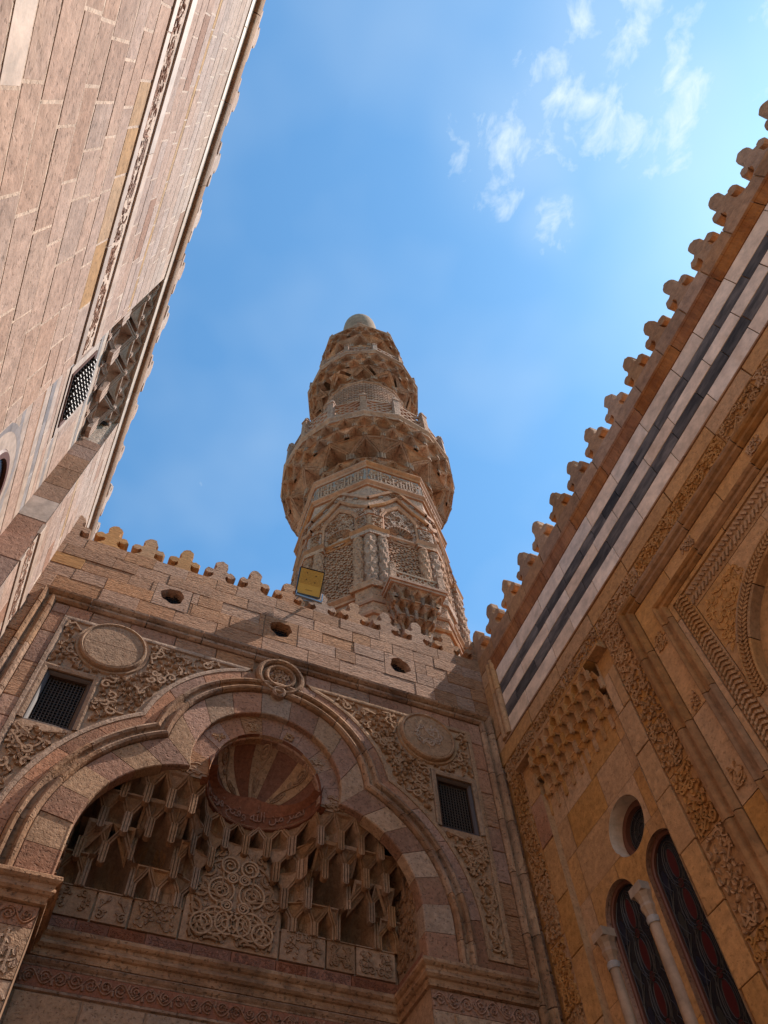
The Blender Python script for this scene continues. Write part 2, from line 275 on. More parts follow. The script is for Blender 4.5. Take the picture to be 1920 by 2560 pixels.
# ------------------------------------------------------------------ relief carving: scrolls and leaves
def scrolls(inside, bx, pitch, h=.02, w=None, seed=1, y=0.0, leaf=True, tries=4000, turns=1.05, mirror=None):
    """interlaced spiral stems with leaves, raised h in front of plane y; returns an MB in x,y,z"""
    g = random.Random(seed); mb = MB(); pts = []; w = w or pitch*.17
    x0, x1, z0, z1 = bx
    for _ in range(tries):
        p = (g.uniform(x0, x1), g.uniform(z0, z1))
        if not inside(*p): continue
        if all((p[0]-q[0])**2+(p[1]-q[1])**2 > (pitch*.88)**2 for q in pts): pts.append(p)
    if mirror is not None: pts = [p for p in pts if p[0] > mirror+pitch*.35]
    def ribbon(path, w0, w1):
        run = []
        for k, p in enumerate(path):
            ok = inside(*p)
            if ok: run.append((p, w0+(w1-w0)*k/max(1, len(path)-1)))
            if (not ok or k == len(path)-1) and run:
                if len(run) > 2: strip(run)
                run = []
    def strip(run):
        n = len(run); v = []; f = []; hh = h*g.uniform(.78, 1.15)
        for k in range(n):
            a = run[max(k-1,0)][0]; b = run[min(k+1,n-1)][0]
            dx_, dz_ = b[0]-a[0], b[1]-a[1]; l = sqrt(dx_*dx_+dz_*dz_) or 1; nx, nz = -dz_/l, dx_/l
            (px, pz), ww = run[k]
            v += [(px-nx*ww*.58, y, pz-nz*ww*.58), (px-nx*ww*.46, y-hh, pz-nz*ww*.46), (px+nx*ww*.46, y-hh, pz+nz*ww*.46), (px+nx*ww*.58, y, pz+nz*ww*.58)]
        for k in range(n-1):
            for i in range(3): f.append((k*4+i, k*4+i+1, k*4+5+i, k*4+4+i))
        mb.add(v, f)
    def leaf_(cx, cz, a, L):
        if not inside(cx, cz) or not inside(cx+cos(a)*L, cz+sin(a)*L): return
        pr = [(0,0,.12),(.25,0,.42),(.5,0,.55),(.75,0,.34),(1,0,.03)]; v = []; f = []; h_ = h*g.uniform(.7, 1.1)
        for t, _, hw in pr:
            bx_, bz_ = cx+cos(a)*L*t, cz+sin(a)*L*t; nx, nz = -sin(a)*L*hw*.62, cos(a)*L*hw*.62
            v += [(bx_-nx, y, bz_-nz), (bx_-nx*.8, y-h_*.95, bz_-nz*.8), (bx_, y-h_*.72, bz_), (bx_+nx*.8, y-h_*.95, bz_+nz*.8), (bx_+nx, y, bz_+nz)]
        for k in range(len(pr)-1):
            for i in range(4): f.append((k*5+i, k*5+i+1, k*5+6+i, k*5+5+i))
        mb.add(v, f)
    def rumi(cx, cz, a, L, c):
        n = 7; v = []; f = []; x, z = cx, cz; hh = h*g.uniform(.75, 1.12)
        ok = True; pl = []
        for k in range(n+1):
            t = k/n; pl.append((x, z, a, L*.21*sin(pi*min(1, t**.75*.97+.03))*(1.12-.3*t))); x += cos(a)*L/n; z += sin(a)*L/n; a += c/n
            if not inside(x, z): ok = False
        if not ok: return
        for x, z, a_, hw in pl:
            nx, nz = -sin(a_)*hw, cos(a_)*hw
            v += [(x-nx, y, z-nz), (x-nx*.86, y-hh, z-nz*.86), (x-nx*.08, y-hh*.62, z-nz*.08), (x+nx*.86, y-hh, z+nz*.86), (x+nx, y, z+nz)]
        for k in range(n):
            for i in range(4): f.append((k*5+i, k*5+i+1, k*5+6+i, k*5+5+i))
        mb.add(v, f)
    for i, (px, pz) in enumerate(pts):
        if leaf and g.random() < .62:
            a0 = g.uniform(0, 2*pi); sg = g.choice((-1, 1)); nl = g.choice((3, 4, 4, 5))
            for q in range(nl): a = a0+2*pi*q/nl+g.uniform(-.15, .15); rumi(px+pitch*.10*cos(a), pz+pitch*.10*sin(a), a-sg*.5, pitch*g.uniform(.62, .82), sg*1.9)
            continue
        a0 = g.uniform(0, 2*pi); sg = g.choice((-1, 1)); R = pitch*g.uniform(.46, .58); n = 15
        path = []
        for k in range(n+1):
            t = k/n; r = R*(1-.78*t); a = a0+sg*turns*2*pi*t; path.append((px+r*cos(a), pz+r*sin(a)))
        ribbon(path, w, w*.8)
        if leaf:
            for q in range(4):
                a = a0+q*1.55+g.uniform(-.3, .3); leaf_(px+R*.85*cos(a), pz+R*.85*sin(a), a+sg*.9, pitch*.50)
            e_ = path[-1]
            for q in (-.9, 0, .9): leaf_(e_[0], e_[1], a0+sg*turns*2*pi+q+pi*.5*sg, pitch*.30)
        others = sorted(pts, key=lambda q: (q[0]-px)**2+(q[1]-pz)**2)[1:3]
        for q in others:
            mx_, mz_ = (px+q[0])/2+g.uniform(-.2,.2)*pitch, (pz+q[1])/2+g.uniform(-.2,.2)*pitch
            ribbon([((1-t)**2*path[0][0]+2*t*(1-t)*mx_+t*t*q[0], (1-t)**2*path[0][1]+2*t*(1-t)*mz_+t*t*q[1]) for t in [k/7 for k in range(8)]], w*.8, w*.8)
    if mirror is not None: n0 = len(mb.v); mb.add([(2*mirror-x, yy, z) for x, yy, z in mb.v[:n0]], [tuple(reversed(f)) for f in mb.f[:]])
    return mb
def rect_in(x0, x1, z0, z1): return lambda x, z: x0 < x < x1 and z0 < z < z1
def vine(x0, x1, z0, z1, h=.015, y=0.0, seed=3):
    """running scroll frieze: wave stem with a spiral in every bay"""
    g = random.Random(seed); mb = MB(); H = z1-z0; n = max(1, round((x1-x0)/(H*.95))); L = (x1-x0)/n; zc_ = (z0+z1)/2; w = H*.085
    def strip(path, ww):
        v = []; f = []; m = len(path)
        for k in range(m):
            a = path[max(k-1,0)]; b = path[min(k+1,m-1)]; dx_, dz_ = b[0]-a[0], b[1]-a[1]; l = sqrt(dx_*dx_+dz_*dz_) or 1; nx, nz = -dz_/l, dx_/l
            px, pz = path[k]
            v += [(px-nx*ww*.8,y,pz-nz*ww*.8),(px-nx*ww*.4,y-h,pz-nz*ww*.4),(px+nx*ww*.4,y-h,pz+nz*ww*.4),(px+nx*ww*.8,y,pz+nz*ww*.8)]
        for k in range(m-1):
            for i in range(3): f.append((k*4+i,k*4+i+1,k*4+5+i,k*4+4+i))
        mb.add(v, f)
    for b in range(n):
        xc = x0+L*(b+.5); s = 1 if b % 2 else -1
        strip([(x0+L*(b+t), zc_+s*H*.40*sin(pi*t)*-1) for t in [k/8 for k in range(9)]], w)
        R = H*.36*g.uniform(.9,1.05); ph = g.uniform(0, 6.28)
        strip([(xc+R*(1-.8*t)*cos(ph+s*t*9.5), zc_+s*H*.06+R*(1-.8*t)*sin(ph+s*t*9.5)) for t in [k/18 for k in range(19)]], w)
        for q in range(3):
            a = g.uniform(0, 6.28); strip([(xc+R*.5*cos(a)+L*.13*t*cos(a+1), zc_+R*.5*sin(a)+L*.13*t*sin(a+1)) for t in (0,.5,1)], w*1.5)
        strip([(x0+L*b+L*.05*t, zc_+s*H*(.1+.34*t)) for t in (0,.5,1)], w*1.6)
    return mb

# ------------------------------------------------------------------ muqarnas (stalactite) tiers
TR = (0., .17, .34, .50, .62, .74, .86, .95)
def kap(t): return 1.0 if t <= .5 else max(0.0, (1-t)/.5)
def muq_tier(parent, mat, x0, x1, n, p0, p1, z0, z1, dep, mp, half=False, fr=.13, rim=.012, skip=None, corbel=None, pend=True, carve=0, loop=False, nx=6, vary=None, relief=.010):
    """row of framed hollow cells; their gables lean from protrusion p0 out to p1, inverted triangles between them carry the next row.
    mp(x, p, z) places a point; corbel(x) = protrusion of the wall where nothing carries the cell from below"""
    w = (x1-x0)/n; h = z1-z0; first = x0+(w/2 if half else 0); cnt = n-(1 if half and not loop else 0)
    cs = [first+w*(k+.5) for k in range(cnt)]
    live = [c for c in cs if not (skip and skip(c))]
    pf = lambda t: p0 if t <= .5 else p0+(p1-p0)*(t-.5)/.5
    bset = {}
    for k, xc in enumerate(live):
        V = []; F = []
        dep_ = dep*(vary(xc) if vary else 1.0)
        def A(x, p, t, o=0.): V.append(tuple(mp(x, p, z0+h*t, o))); return len(V)-1
        m = w*fr; hw = w/2; rows = []
        inn = lambda t: max(0., kap(t)*hw-m) if t <= .5 else max(0., kap(t)*hw-m*1.0)
        for t in TR:
            kx = inn(t); rows.append([A(xc+(-1+2*i/nx)*kx, pf(t), t, -dep_*(1-abs(-1+2*i/nx)**2.4)*(1-t**2.4)) for i in range(nx+1)])
        for j in range(len(TR)-1):
            for i in range(nx): F.append((rows[j][i], rows[j][i+1], rows[j+1][i+1], rows[j+1][i]))
        for sg in (-1, 1):
            pr = None
            for t in TR+(1.0,):
                ko = kap(t)*hw; ki = min(ko, inn(t)); pp = pf(t)
                q = (A(xc+sg*ki, pp, t), A(xc+sg*ki, pp, t, rim*.7), A(xc+sg*(ki+(ko-ki)*.40), pp, t, rim*.7), A(xc+sg*(ki+(ko-ki)*.48), pp, t, rim*.1), A(xc+sg*(ki+(ko-ki)*.60), pp, t, rim*.1), A(xc+sg*(ki+(ko-ki)*.66), pp, t, rim), A(xc+sg*ko, pp, t, rim), A(xc+sg*ko, pp, t))
                if pr:
                    for i in range(7): F.append((pr[i], pr[i+1], q[i+1], q[i]))
                else: F.append(q)
                pr = q
        fl = [A(xc+(-1+2*i/nx)*inn(0), p0, 0) for i in range(nx+1)]
        for i in range(nx): F.append((rows[0][i], rows[0][i+1], fl[i+1], fl[i]))
        mb = MB(); mb.add(V, F); co = mb.build('muqarnas_cell', mat, parent)
        if carve:
            ins = lambda x, z: abs(x) < .8 and .05 < z < .72 and abs(x) < kap(z)-.18
            sc_ = scrolls(ins, (-.8, .8, 0, .75), .46, h=1.0, w=.085, seed=carve*100+k, tries=120, mirror=0.0)
            def fm(x, y, z):
                z = min(.94, max(0., z)); kx = inn(z); u = max(-1., min(1., x)); return mp(xc+u*kx, pf(z), z0+h*z, -dep_*(1-abs(u)**2.4)*(1-z**2.4)-y*relief)
            if sc_.f: sc_.build('cell_carving', mat, co, mp=fm)
        if corbel is not None:
            pb = corbel(xc)
            if pb < p0-.02:
                mb = MB(); v = [mp(xc-hw, p0, z0, rim), mp(xc+hw, p0, z0, rim), mp(xc, pb, z0-h*.62), mp(xc-hw, pb, z0), mp(xc+hw, pb, z0), mp(xc, p0, z0-h*.06, rim*.5)]
                mb.add([tuple(q) for q in v], [(0,5,2),(5,1,2),(0,1,5),(3,0,2),(1,4,2)]); mb.build('muqarnas_bracket', mat, parent)
        for e in (0, 1): bset.setdefault(round((xc+(e-.5)*w)/w*2), []).append(xc)
    for kb, owners in bset.items():
        xb = kb*w/2; tri = [(xb, p0, z0+h*.5)]
        la = xb-w/2 if any(o < xb for o in owners) else xb; ra = xb+w/2 if any(o > xb for o in owners) else xb
        a_, b_, c_ = (la, p1, z1), (ra, p1, z1), tri[0]
        V = [mp(*a_), mp(*b_), mp(*c_)]
        cx_ = [(a_[i]+b_[i]+c_[i])/3 for i in range(3)]; inner = [tuple(q[i]+(cx_[i]-q[i])*.34 for i in range(3)) for q in (a_, b_, c_)]
        V += [mp(x, p, z, rim*.5) for x, p, z in inner]+[mp(x, p, z, -rim*.8) for x, p, z in [tuple(q[i]+(cx_[i]-q[i])*.45 for i in range(3)) for q in (a_, b_, c_)]]
        mb = MB(); mb.add([tuple(q) for q in V], [(0,1,4,3),(1,2,5,4),(2,0,3,5),(3,4,7,6),(4,5,8,7),(5,3,6,8),(6,7,8)]); mb.build('muqarnas_bracket', mat, parent)
        if pend:
            mb = MB(); pw = w*.15; v = []; f = []; prof = [(-1,0),(-1,1),(-.62,1),(-.55,.6),(-.42,.6),(-.33,1),(.33,1),(.42,.6),(.55,.6),(.62,1),(1,1),(1,0)]
            zt, zb_ = z0+h*.5, z0-h*.34
            for z, sc2 in ((zt, 1), (zb_, 1), (zb_-h*.06, .35)):
                for u, q in prof: v.append(tuple(mp(xb+u*pw*sc2, p0, z, -.02+(.02+rim*1.9)*q)))
            m_ = len(prof)
            for j in range(2):
                for i in range(m_-1): f.append((j*m_+i, j*m_+i+1, (j+1)*m_+i+1, (j+1)*m_+i))
            f += [tuple(range(m_)), tuple(range(3*m_-1, 2*m_-1, -1))]
            mb.add(v, f); mb.build('pendant', mat, parent)
def wall_muq(parent, mat, x0, x1, n, tiers, **kw):
    """tiers: (p0, p1, z0, z1, dep); p is the protrusion in front of the wall plane"""
    for k, (p0, p1, z0, z1, dep) in enumerate(tiers):
        muq_tier(parent, mat, x0, x1, n, p0, p1, z0, z1, dep, lambda x, p, z, o=0.: (x, -p-o, z), half=bool(k % 2), corbel=(lambda x: -9.) if False else None, **kw)
def ring_muq(parent, mat, n, tiers, ph=0., **kw):
    for k, (p0, p1, z0, z1, dep) in enumerate(tiers):
        muq_tier(parent, mat, ph, ph+2*pi, n, p0, p1, z0, z1, dep, lambda x, p, z, o=0.: ((p+o)*cos(x), (p+o)*sin(x), z), half=bool(k % 2), loop=True, skip=lambda c: sin(c) > .42, **kw)

# ------------------------------------------------------------------ stone courses
def courses(parent, mat, x0, x1, zs, lmin, lmax, name='stone_block', y=0., jit=.004, c=.008, gap=.006, dep=.06, seed=1, holes=(), pick=None, keep=None):
    g = random.Random(seed)
    for r, (za, zb) in enumerate(zip(zs, zs[1:])):
        x = x0 - (g.uniform(0, lmin) if r % 2 else 0)
        while x < x1:
            l = g.uniform(lmin, lmax); a, b = max(x, x0), min(x+l, x1); x += l
            if x1-x < lmin*.5: b = x1; x = x1
            spans = [(a, b)]
            for h in holes:
                if h[2] < zb-.01 and h[3] > za+.01:
                    ns = []
                    for p, q in spans:
                        if q <= h[0] or p >= h[1]: ns.append((p, q))
                        else:
                            if p < h[0]-.02: ns.append((p, h[0]))
                            if q > h[1]+.02: ns.append((h[1], q))
                    spans = ns
            for p, q in spans:
                if q-p < .03 or (keep and not keep(p, q, za, zb)): continue
                mb = MB(); mb.block(p+gap, q-gap, za+gap, zb-gap, y=y+g.uniform(-jit, jit)*1.5, dep=dep, c=c, jit=jit, rng=g)
                mb.build(name, pick(g, (p+q)/2, (za+zb)/2) if pick else mat, parent)

# ------------------------------------------------------------------ merlons (trefoil battlement stones)
def merlon_outline(w, h):
    half = [(.50,0),(.47,.03),(.35,.07),(.25,.13),(.195,.21),(.18,.29),(.20,.335)]
    half += [(.325+.125*cos(radians(a)), .44+.115*sin(radians(a))) for a in (-150,-115,-80,-40,0,35,70,100,130)]
    half += [(.165,.575),(.145,.63)]
    half += [(.19*cos(radians(a)), .79+.19*sin(radians(a))*1.05) for a in (-35,-10,15,40,65)]
    half += [(.03,1.0)]
    pts = half+[(-x, z) for x, z in reversed(half)]
    return [(x*w, z*h) for x, z in pts]
def merlon_mesh(w, h, d, g=RNG):
    mb = MB(); o = [(x+g.uniform(-.011,.011)*(z > .02), z+g.uniform(-.010,.010)*(z > .02)) for x, z in merlon_outline(w, h)]; n = len(o); c = .018
    i = [(x*(1-c*3/w*.5), h*.45+(z-h*.45)*(1-c*1.6/h)) for x, z in o]
    mb.add([(x, 0, z) for x, z in i]+[(x, c, z) for x, z in o]+[(x, d, z) for x, z in o],
           [tuple(range(n)), tuple(range(3*n-1, 2*n-1, -1))]+[(k+a*n, (k+1)%n+a*n, (k+1)%n+(a+1)*n, k+(a+1)*n) for a in (0,1) for k in range(n)])
    return mb
def merlon_row(parent, mats, xs, w, h, d, z, y, seed=0):
    g = random.Random(seed); first = None
    for k, x in enumerate(xs):
        mt = mats(k)
        ob = merlon_mesh(w*g.uniform(.97,1.0), h*g.uniform(.93,1.04), d, g).build('merlon', mt, parent)
        ob.location = (x, y+g.uniform(-.012,.012), z); ob.rotation_euler = (0, g.uniform(-.015,.015), g.uniform(-.015,.015))

# ================================================================== GROUND
gmb = MB(); gmb.quad((-60,-60,-1.6),(60,-60,-1.6),(60,60,-1.6),(-60,60,-1.6))
gr = gmb.build('ground', M['pave']); gr['kind'] = 'structure'

# ================================================================== GATE WALL (portal with trilobed arch)
GATE = thing('stone_gateway', 'tan stone gateway with a three-lobed arch, carved spandrels and trefoil battlements', 'gateway', loc=(1.49, 6.0, 0))
def circ_x(c1x, c1z, r1, c2x, c2z, r2, pick):
    d = sqrt((c2x-c1x)**2+(c2z-c1z)**2); a = (r1*r1-r2*r2+d*d)/(2*d); h = sqrt(max(0, r1*r1-a*a))
    mx, mz = c1x+a*(c2x-c1x)/d, c1z+a*(c2z-c1z)/d
    c = [(mx+h*(c2z-c1z)/d, mz-h*(c2x-c1x)/d), (mx-h*(c2z-c1z)/d, mz+h*(c2x-c1x)/d)]
    return pick(c)
class Tri:
    def __init__(s, ul, zl, rl, zc, rc, z0, n=20):
        cu = circ_x(-ul, zl, rl, 0, zc, rc, lambda c: min(c, key=lambda p: p[0]))
        al = math.degrees(atan2(cu[1]-zl, cu[0]+ul)); ac = math.degrees(atan2(cu[1]-zc, cu[0]))
        if ac < 0: ac += 360
        s.cusp = cu
        s.left = [(-ul-rl, z0), (-ul-rl, (z0+zl)/2)]+arc(-ul, zl, rl, 180, al, n)
        s.mid = arc(0, zc, rc, ac, 180-ac, n*2)
        s.right = [(-x, z) for x, z in reversed(s.left)]
        s.path = s.left+s.mid[1:-1]+s.right
def resample(pl, n):
    d = [0]
    for a, b in zip(pl, pl[1:]): d.append(d[-1]+sqrt((b[0]-a[0])**2+(b[1]-a[1])**2))
    out = []; k = 0
    for i in range(n+1):
        t = d[-1]*i/n
        while k < len(d)-2 and d[k+1] < t: k += 1
        f = (t-d[k])/max(1e-9, d[k+1]-d[k]); out.append((pl[k][0]+(pl[k+1][0]-pl[k][0])*f, pl[k][1]+(pl[k+1][1]-pl[k][1])*f))
    return out
def lerp2(a, b, t): return (a[0]+(b[0]-a[0])*t, a[1]+(b[1]-a[1])*t)
def voussoirs(inner, outer, n, y0, y1, mats, name='voussoir', parent=GATE, gap=.006, sub=3, seed=2, jit=.005):
    g = random.Random(seed); I = resample(inner, n*sub); O = resample(outer, n*sub)
    for k in range(n):
        ii = I[k*sub:k*sub+sub+1]; oo = O[k*sub:k*sub+sub+1]; e = .03
        ii = [lerp2(ii[0], ii[1], e)]+ii[1:-1]+[lerp2(ii[-1], ii[-2], e)]; oo = [lerp2(oo[0], oo[1], e)]+oo[1:-1]+[lerp2(oo[-1], oo[-2], e)]
        dy_ = g.uniform(-jit, jit); m = sub+1; c = .010
        ia = [lerp2(a, b, .03) for a, b in zip(ii, oo)]; oa = [lerp2(b, a, .03) for a, b in zip(ii, oo)]
        v = [(x, y0+dy_, z) for x, z in ia]+[(x, y0+dy_, z) for x, z in oa]+[(x, y0+dy_+c, z) for x, z in ii]+[(x, y0+dy_+c, z) for x, z in oo]+[(x, y1, z) for x, z in ii]+[(x, y1, z) for x, z in oo]
        f = []
        for j in range(sub):
            f += [(j, j+1, m+j+1, m+j), (2*m+j, 2*m+j+1, j+1, j), (m+j, m+j+1, 3*m+j+1, 3*m+j), (4*m+j, 4*m+j+1, 2*m+j+1, 2*m+j), (3*m+j, 3*m+j+1, 5*m+j+1, 5*m+j)]
        f += [(0, m, 3*m, 2*m), (2*m, 3*m, 5*m, 4*m), (sub, 2*m+sub, 3*m+sub, m+sub), (2*m+sub, 4*m+sub, 5*m+sub, 3*m+sub)]
        mb = MB(); mb.add(v, f); mb.build(name, mats(k, g), parent)
def sweep_pieces(path, prof, seg, name, mat, parent, gap=.005, closed=False):
    """one moulding run cut into stones about seg long"""
    tmp = MB(); tmp.sweep(path, prof, closed); P = len(prof); n = len(path)
    run = [0]; L = 0
    for k in range(1, n):
        L += sqrt((path[k][0]-path[k-1][0])**2+(path[k][1]-path[k-1][1])**2)
        if L >= seg and k < n-1: run.append(k); L = 0
    run.append(n-1)
    for a, b in zip(run, run[1:]):
        rows = [[Vector(tmp.v[k*P+i]) for i in range(P)] for k in range(a, b+1)]
        for e, q in ((0, 1), (-1, -2)):
            d = (rows[q][0]-rows[e][0]); l = d.length or 1
            rows[e] = [p+(rows[q][i]-p)*min(.4, gap/l) for i, p in enumerate(rows[e])]
        mb = MB(); v = [tuple(p) for r in rows for p in r]
        f = [(k*P+i, (k+1)*P+i, (k+1)*P+i+1, k*P+i+1) for k in range(b-a) for i in range(P-1)]
        f += [tuple(range(P)), tuple((b-a)*P+i for i in range(P-1, -1, -1))]
        mb.add(v, f); mb.build(name, mat, parent)
def dens(path, step):
    out = [path[0]]
    for a, b in zip(path, path[1:]):
        n = max(1, int(sqrt((b[0]-a[0])**2+(b[1]-a[1])**2)/step))
        out += [lerp2(a, b, k/n) for k in range(1, n+1)]
    return out

OC = [(-1.51, 8.03), (-.06, 8.03), (1.65, 8.03)]
oc_holes = [(x-.235, x+.235, 7.776, 8.228) for x, z in OC]
# core of the wall behind the facing stones
mb = MB()
mb.plate(-3.25, 3.15, 7.40, 8.68, .012, [(x-.15, x+.15, z-.15, z+.15) for x, z in OC])
mb.plate(-3.25, -2.72, -1.6, 7.40, .022); mb.plate(2.72, 3.15, -1.6, 7.40, .022)
mb.quad((-3.25,.02,8.68),(3.15,.02,8.68),(3.15,1.1,8.68),(-3.25,1.1,8.68))
mb.plate(-3.25, 3.15, -1.6, 8.68, 1.1)
for sg in (-1, 1): mb.plate(*sorted((sg*1.70, sg*2.75)), -1.6, 4.02, .03)
mb.build('wall_core', M['mortar'], GATE)
ZC = [7.50, 7.776, 8.002, 8.228, 8.454, 8.68]
courses(GATE, M['tan'], -3.22, 3.12, ZC, .26, .62, holes=oc_holes, seed=4, pick=lambda g, x, z: M['gold'] if g.random() < .025 else (M['mould'] if g.random() < .04 else M['tan']), jit=.0035, c=.004, gap=.0018)
courses(GATE, M['tan'], -3.22, -2.915, [1.2+.42*k for k in range(16)]+[7.50], .4, .5, seed=5, jit=.004)
courses(GATE, M['tan'], 2.915, 3.12, [1.2+.42*k for k in range(16)]+[7.50], .4, .5, seed=6, jit=.004)
for x, z in OC:                                       # round openings under the battlements
    sq = []; ci = []; n = 32
    for k in range(n):
        a = 2*pi*k/n; c_, s_ = cos(a), sin(a); f_ = .226/max(abs(c_), abs(s_)); sq.append((x+c_*f_, z-.028+s_*min(f_, .222/max(1e-6, abs(s_)))) ); r = .148+.010*sin(3*a+x*5)+.007*cos(7*a+x); ci.append((x+c_*r, z+s_*r))
    mb = MB(); v = [(a, -.002, b) for a, b in sq]+[(a, -.002, b) for a, b in ci]+[(a*.0+x+(a-x)*.93, .05, z+(b-z)*.93) for a, b in ci]+[(x+(a-x)*.90, .16, z+(b-z)*.90) for a, b in ci]
    f = [(k, (k+1)%n, n+(k+1)%n, n+k) for k in range(n)]+[(n+k, n+(k+1)%n, 2*n+(k+1)%n, 2*n+k) for k in range(n)]+[(2*n+k, 2*n+(k+1)%n, 3*n+(k+1)%n, 3*n+k) for k in range(n)]
    mb.add(v, f); oc = mb.build('oculus_surround', M['tan'], GATE)
    g_ = MB(); g_.box(x-.15, x+.15, .17, .18, z-.15, z+.15); g_.build('dark_opening', M['black'], oc)
    g_ = MB()
    for k in range(-4, 5): g_.bar((x+k*.034, .12, z-.14), (x+k*.034, .12, z+.14), .008); g_.bar((x-.14, .115, z+k*.034), (x+.14, .115, z+k*.034), .008)
    g_.build('iron_mesh', M['iron'], oc)
# battlements
xs = [-3.02+.503*k for k in range(13)]
merlon_row(GATE, lambda k: M['gold'] if k in (1, 2, 3) else M['tan'], xs, .50, .57, .13, 8.684, .05, 3)  # leftmost merlons carry a warm sunlit tone in their colour

# rectangular frame moulding
fp = dens([(-2.815, -1.6), (-2.815, 7.38), (2.815, 7.38), (2.815, -1.6)], .22)
sweep_pieces(fp, [(-.085,.05),(-.085,-.015),(-.062,-.045),(-.035,-.05),(-.015,-.03),(-.008,.008),(.02,.008),(.032,-.022),(.055,-.055),(.085,-.062),(.092,-.045),(.095,.05)], .66, 'frame_moulding', M['mould'], GATE)

# trilobed arch
I3 = Tri(.66, 4.48, 1.0, 5.65, .816, 4.0); O3 = Tri(.42, 4.34, 1.56, 5.70, 1.085, 4.0)
def vmat(off): return lambda k, g: (M['pink'] if (k+off) % 2 == 0 else M['cream'])
voussoirs(I3.left, O3.left, 7, 0., .14, vmat(0), seed=2)
voussoirs(I3.right, O3.right, 7, 0., .14, vmat(0), seed=3)
voussoirs(I3.mid, O3.mid, 9, 0., .14, vmat(1), seed=5)
mb = MB()                                              # mortar bed behind the voussoirs
for a, b in ((I3.left, O3.left), (I3.mid, O3.mid), (I3.right, O3.right)):
    A = resample(a, 30); B = resample(b, 30)
    for k in range(30): mb.quad(*[(p[0], .02, p[1]) for p in (lerp2(A[k],B[k],.03), lerp2(A[k+1],B[k+1],.03), B[k+1], B[k])])
mb.build('arch_bed', M['mortar'], GATE)
W = .18
am = [(0,.03),(0,-.02),(.012,-.05),(.035,-.062),(.055,-.05),(.064,-.012),(.075,-.002),(.098,-.002),(.108,-.012),(.118,-.045),(.140,-.062),(.165,-.05),(.178,-.02),(.18,.03)]
def tri_pieces(prof, seg, name, mat, gap=.004):
    """moulding run along the trilobed arch, mitred exactly at the cusps, cut into stones"""
    cs_ = [Tri(.42, 4.34, 1.56+q, 5.70, 1.085+q, 4.0, n=24) for q, _ in prof]
    for part in ('left', 'mid', 'right'):
        cur = [resample(getattr(c, part), 36 if part != 'mid' else 48) for c in cs_]; n = len(cur[0]); L = 0; run = [0]
        for k in range(1, n):
            L += sqrt((cur[0][k][0]-cur[0][k-1][0])**2+(cur[0][k][1]-cur[0][k-1][1])**2)
            if L > seg and n-k > 4: run.append(k); L = 0
        run.append(n-1)
        for a, b in zip(run, run[1:]):
            rows = []
            for k in range(a, b+1):
                e = .06 if k == a and a > 0 else (-.06 if k == b and b < n-1 else 0)
                rows.append([(*( lerp2(c[k], c[k+1], e) if e > 0 else (lerp2(c[k], c[k-1], -e) if e < 0 else c[k])), y) for c, (_, y) in zip(cur, prof)])
            P_ = len(prof); mb = MB(); mb.add([(x, y, z) for r in rows for x, z, y in r], [(k*P_+i, (k+1)*P_+i, (k+1)*P_+i+1, k*P_+i+1) for k in range(b-a) for i in range(P_-1)]+[tuple(range(P_)), tuple((b-a)*P_+i for i in range(P_-1, -1, -1))]); mb.build(name, mat, GATE)
tri_pieces(am, .42, 'arch_moulding', M['mould'])
tri_pieces([(.184,.05),(.184,.004),(.190,-.004),(.304,-.004),(.31,.004),(.31,.05)], .40, 'arch_band_stone', M['pink'])
# inner order of the central lobe
i2 = arc(0, 5.56, .59, 188, -8, 44); o2 = arc(0, 5.65, .83, 192, -12, 44)
voussoirs(i2, o2, 11, .075, .17, lambda k, g: M['pink'] if k % 4 else M['tan'], name='inner_voussoir', seed=8, jit=.003)
for k in (2, 4, 6, 8):                                 # small carved squares on the inner order
    a = radians(188-196*(k+.5)/11); cx, cz = .70*cos(a), 5.60+.70*sin(a); s_ = .06
    q = scrolls(rect_in(-s_, s_, -s_, s_), (-s_, s_, -s_, s_), .07, h=.012, seed=40+k)
    ca, sa = cos(a-pi/2), sin(a-pi/2)
    q.build('carved_square', M['panel'], GATE, mp=lambda x, y, z: (cx+x*ca-z*sa, y+.072, cz+x*sa+z*ca))

# keystone ring
mb = MB(); kp = arc(0, 7.075, .215, 90, 90-360, 40)[:-1]
mb.sweep(kp, [(-.075,.02),(-.075,-.03),(-.055,-.06),(-.035,-.065),(-.018,-.045),(-.012,-.005),(.012,-.005),(.02,-.045),(.04,-.072),(.065,-.07),(.088,-.04),(.09,.02)], closed=True)
kr = mb.build('keystone_ring', M['mould'], GATE, smooth=False)
scrolls(lambda x, z: x*x+(z-7.09)**2 < .137**2, (-.14,.14,6.94,7.24), .085, h=.022, seed=9, y=-.004).build('ring_carving', M['panel'], kr)
mb = MB(); mb.disc([(0,-.003),(.15,-.003)], 28, 0, 7.08, 0); mb.build('ring_field', M['lcarv'], kr)
mb = MB(); kp2 = arc(0, 6.80, .062, 90, -270, 24)[:-1]; mb.sweep(kp2, [(-.02,.02),(-.02,-.06),(0,-.078),(.022,-.06),(.024,.02)], closed=True); mb.build('ring_loop', M['mould'], kr)

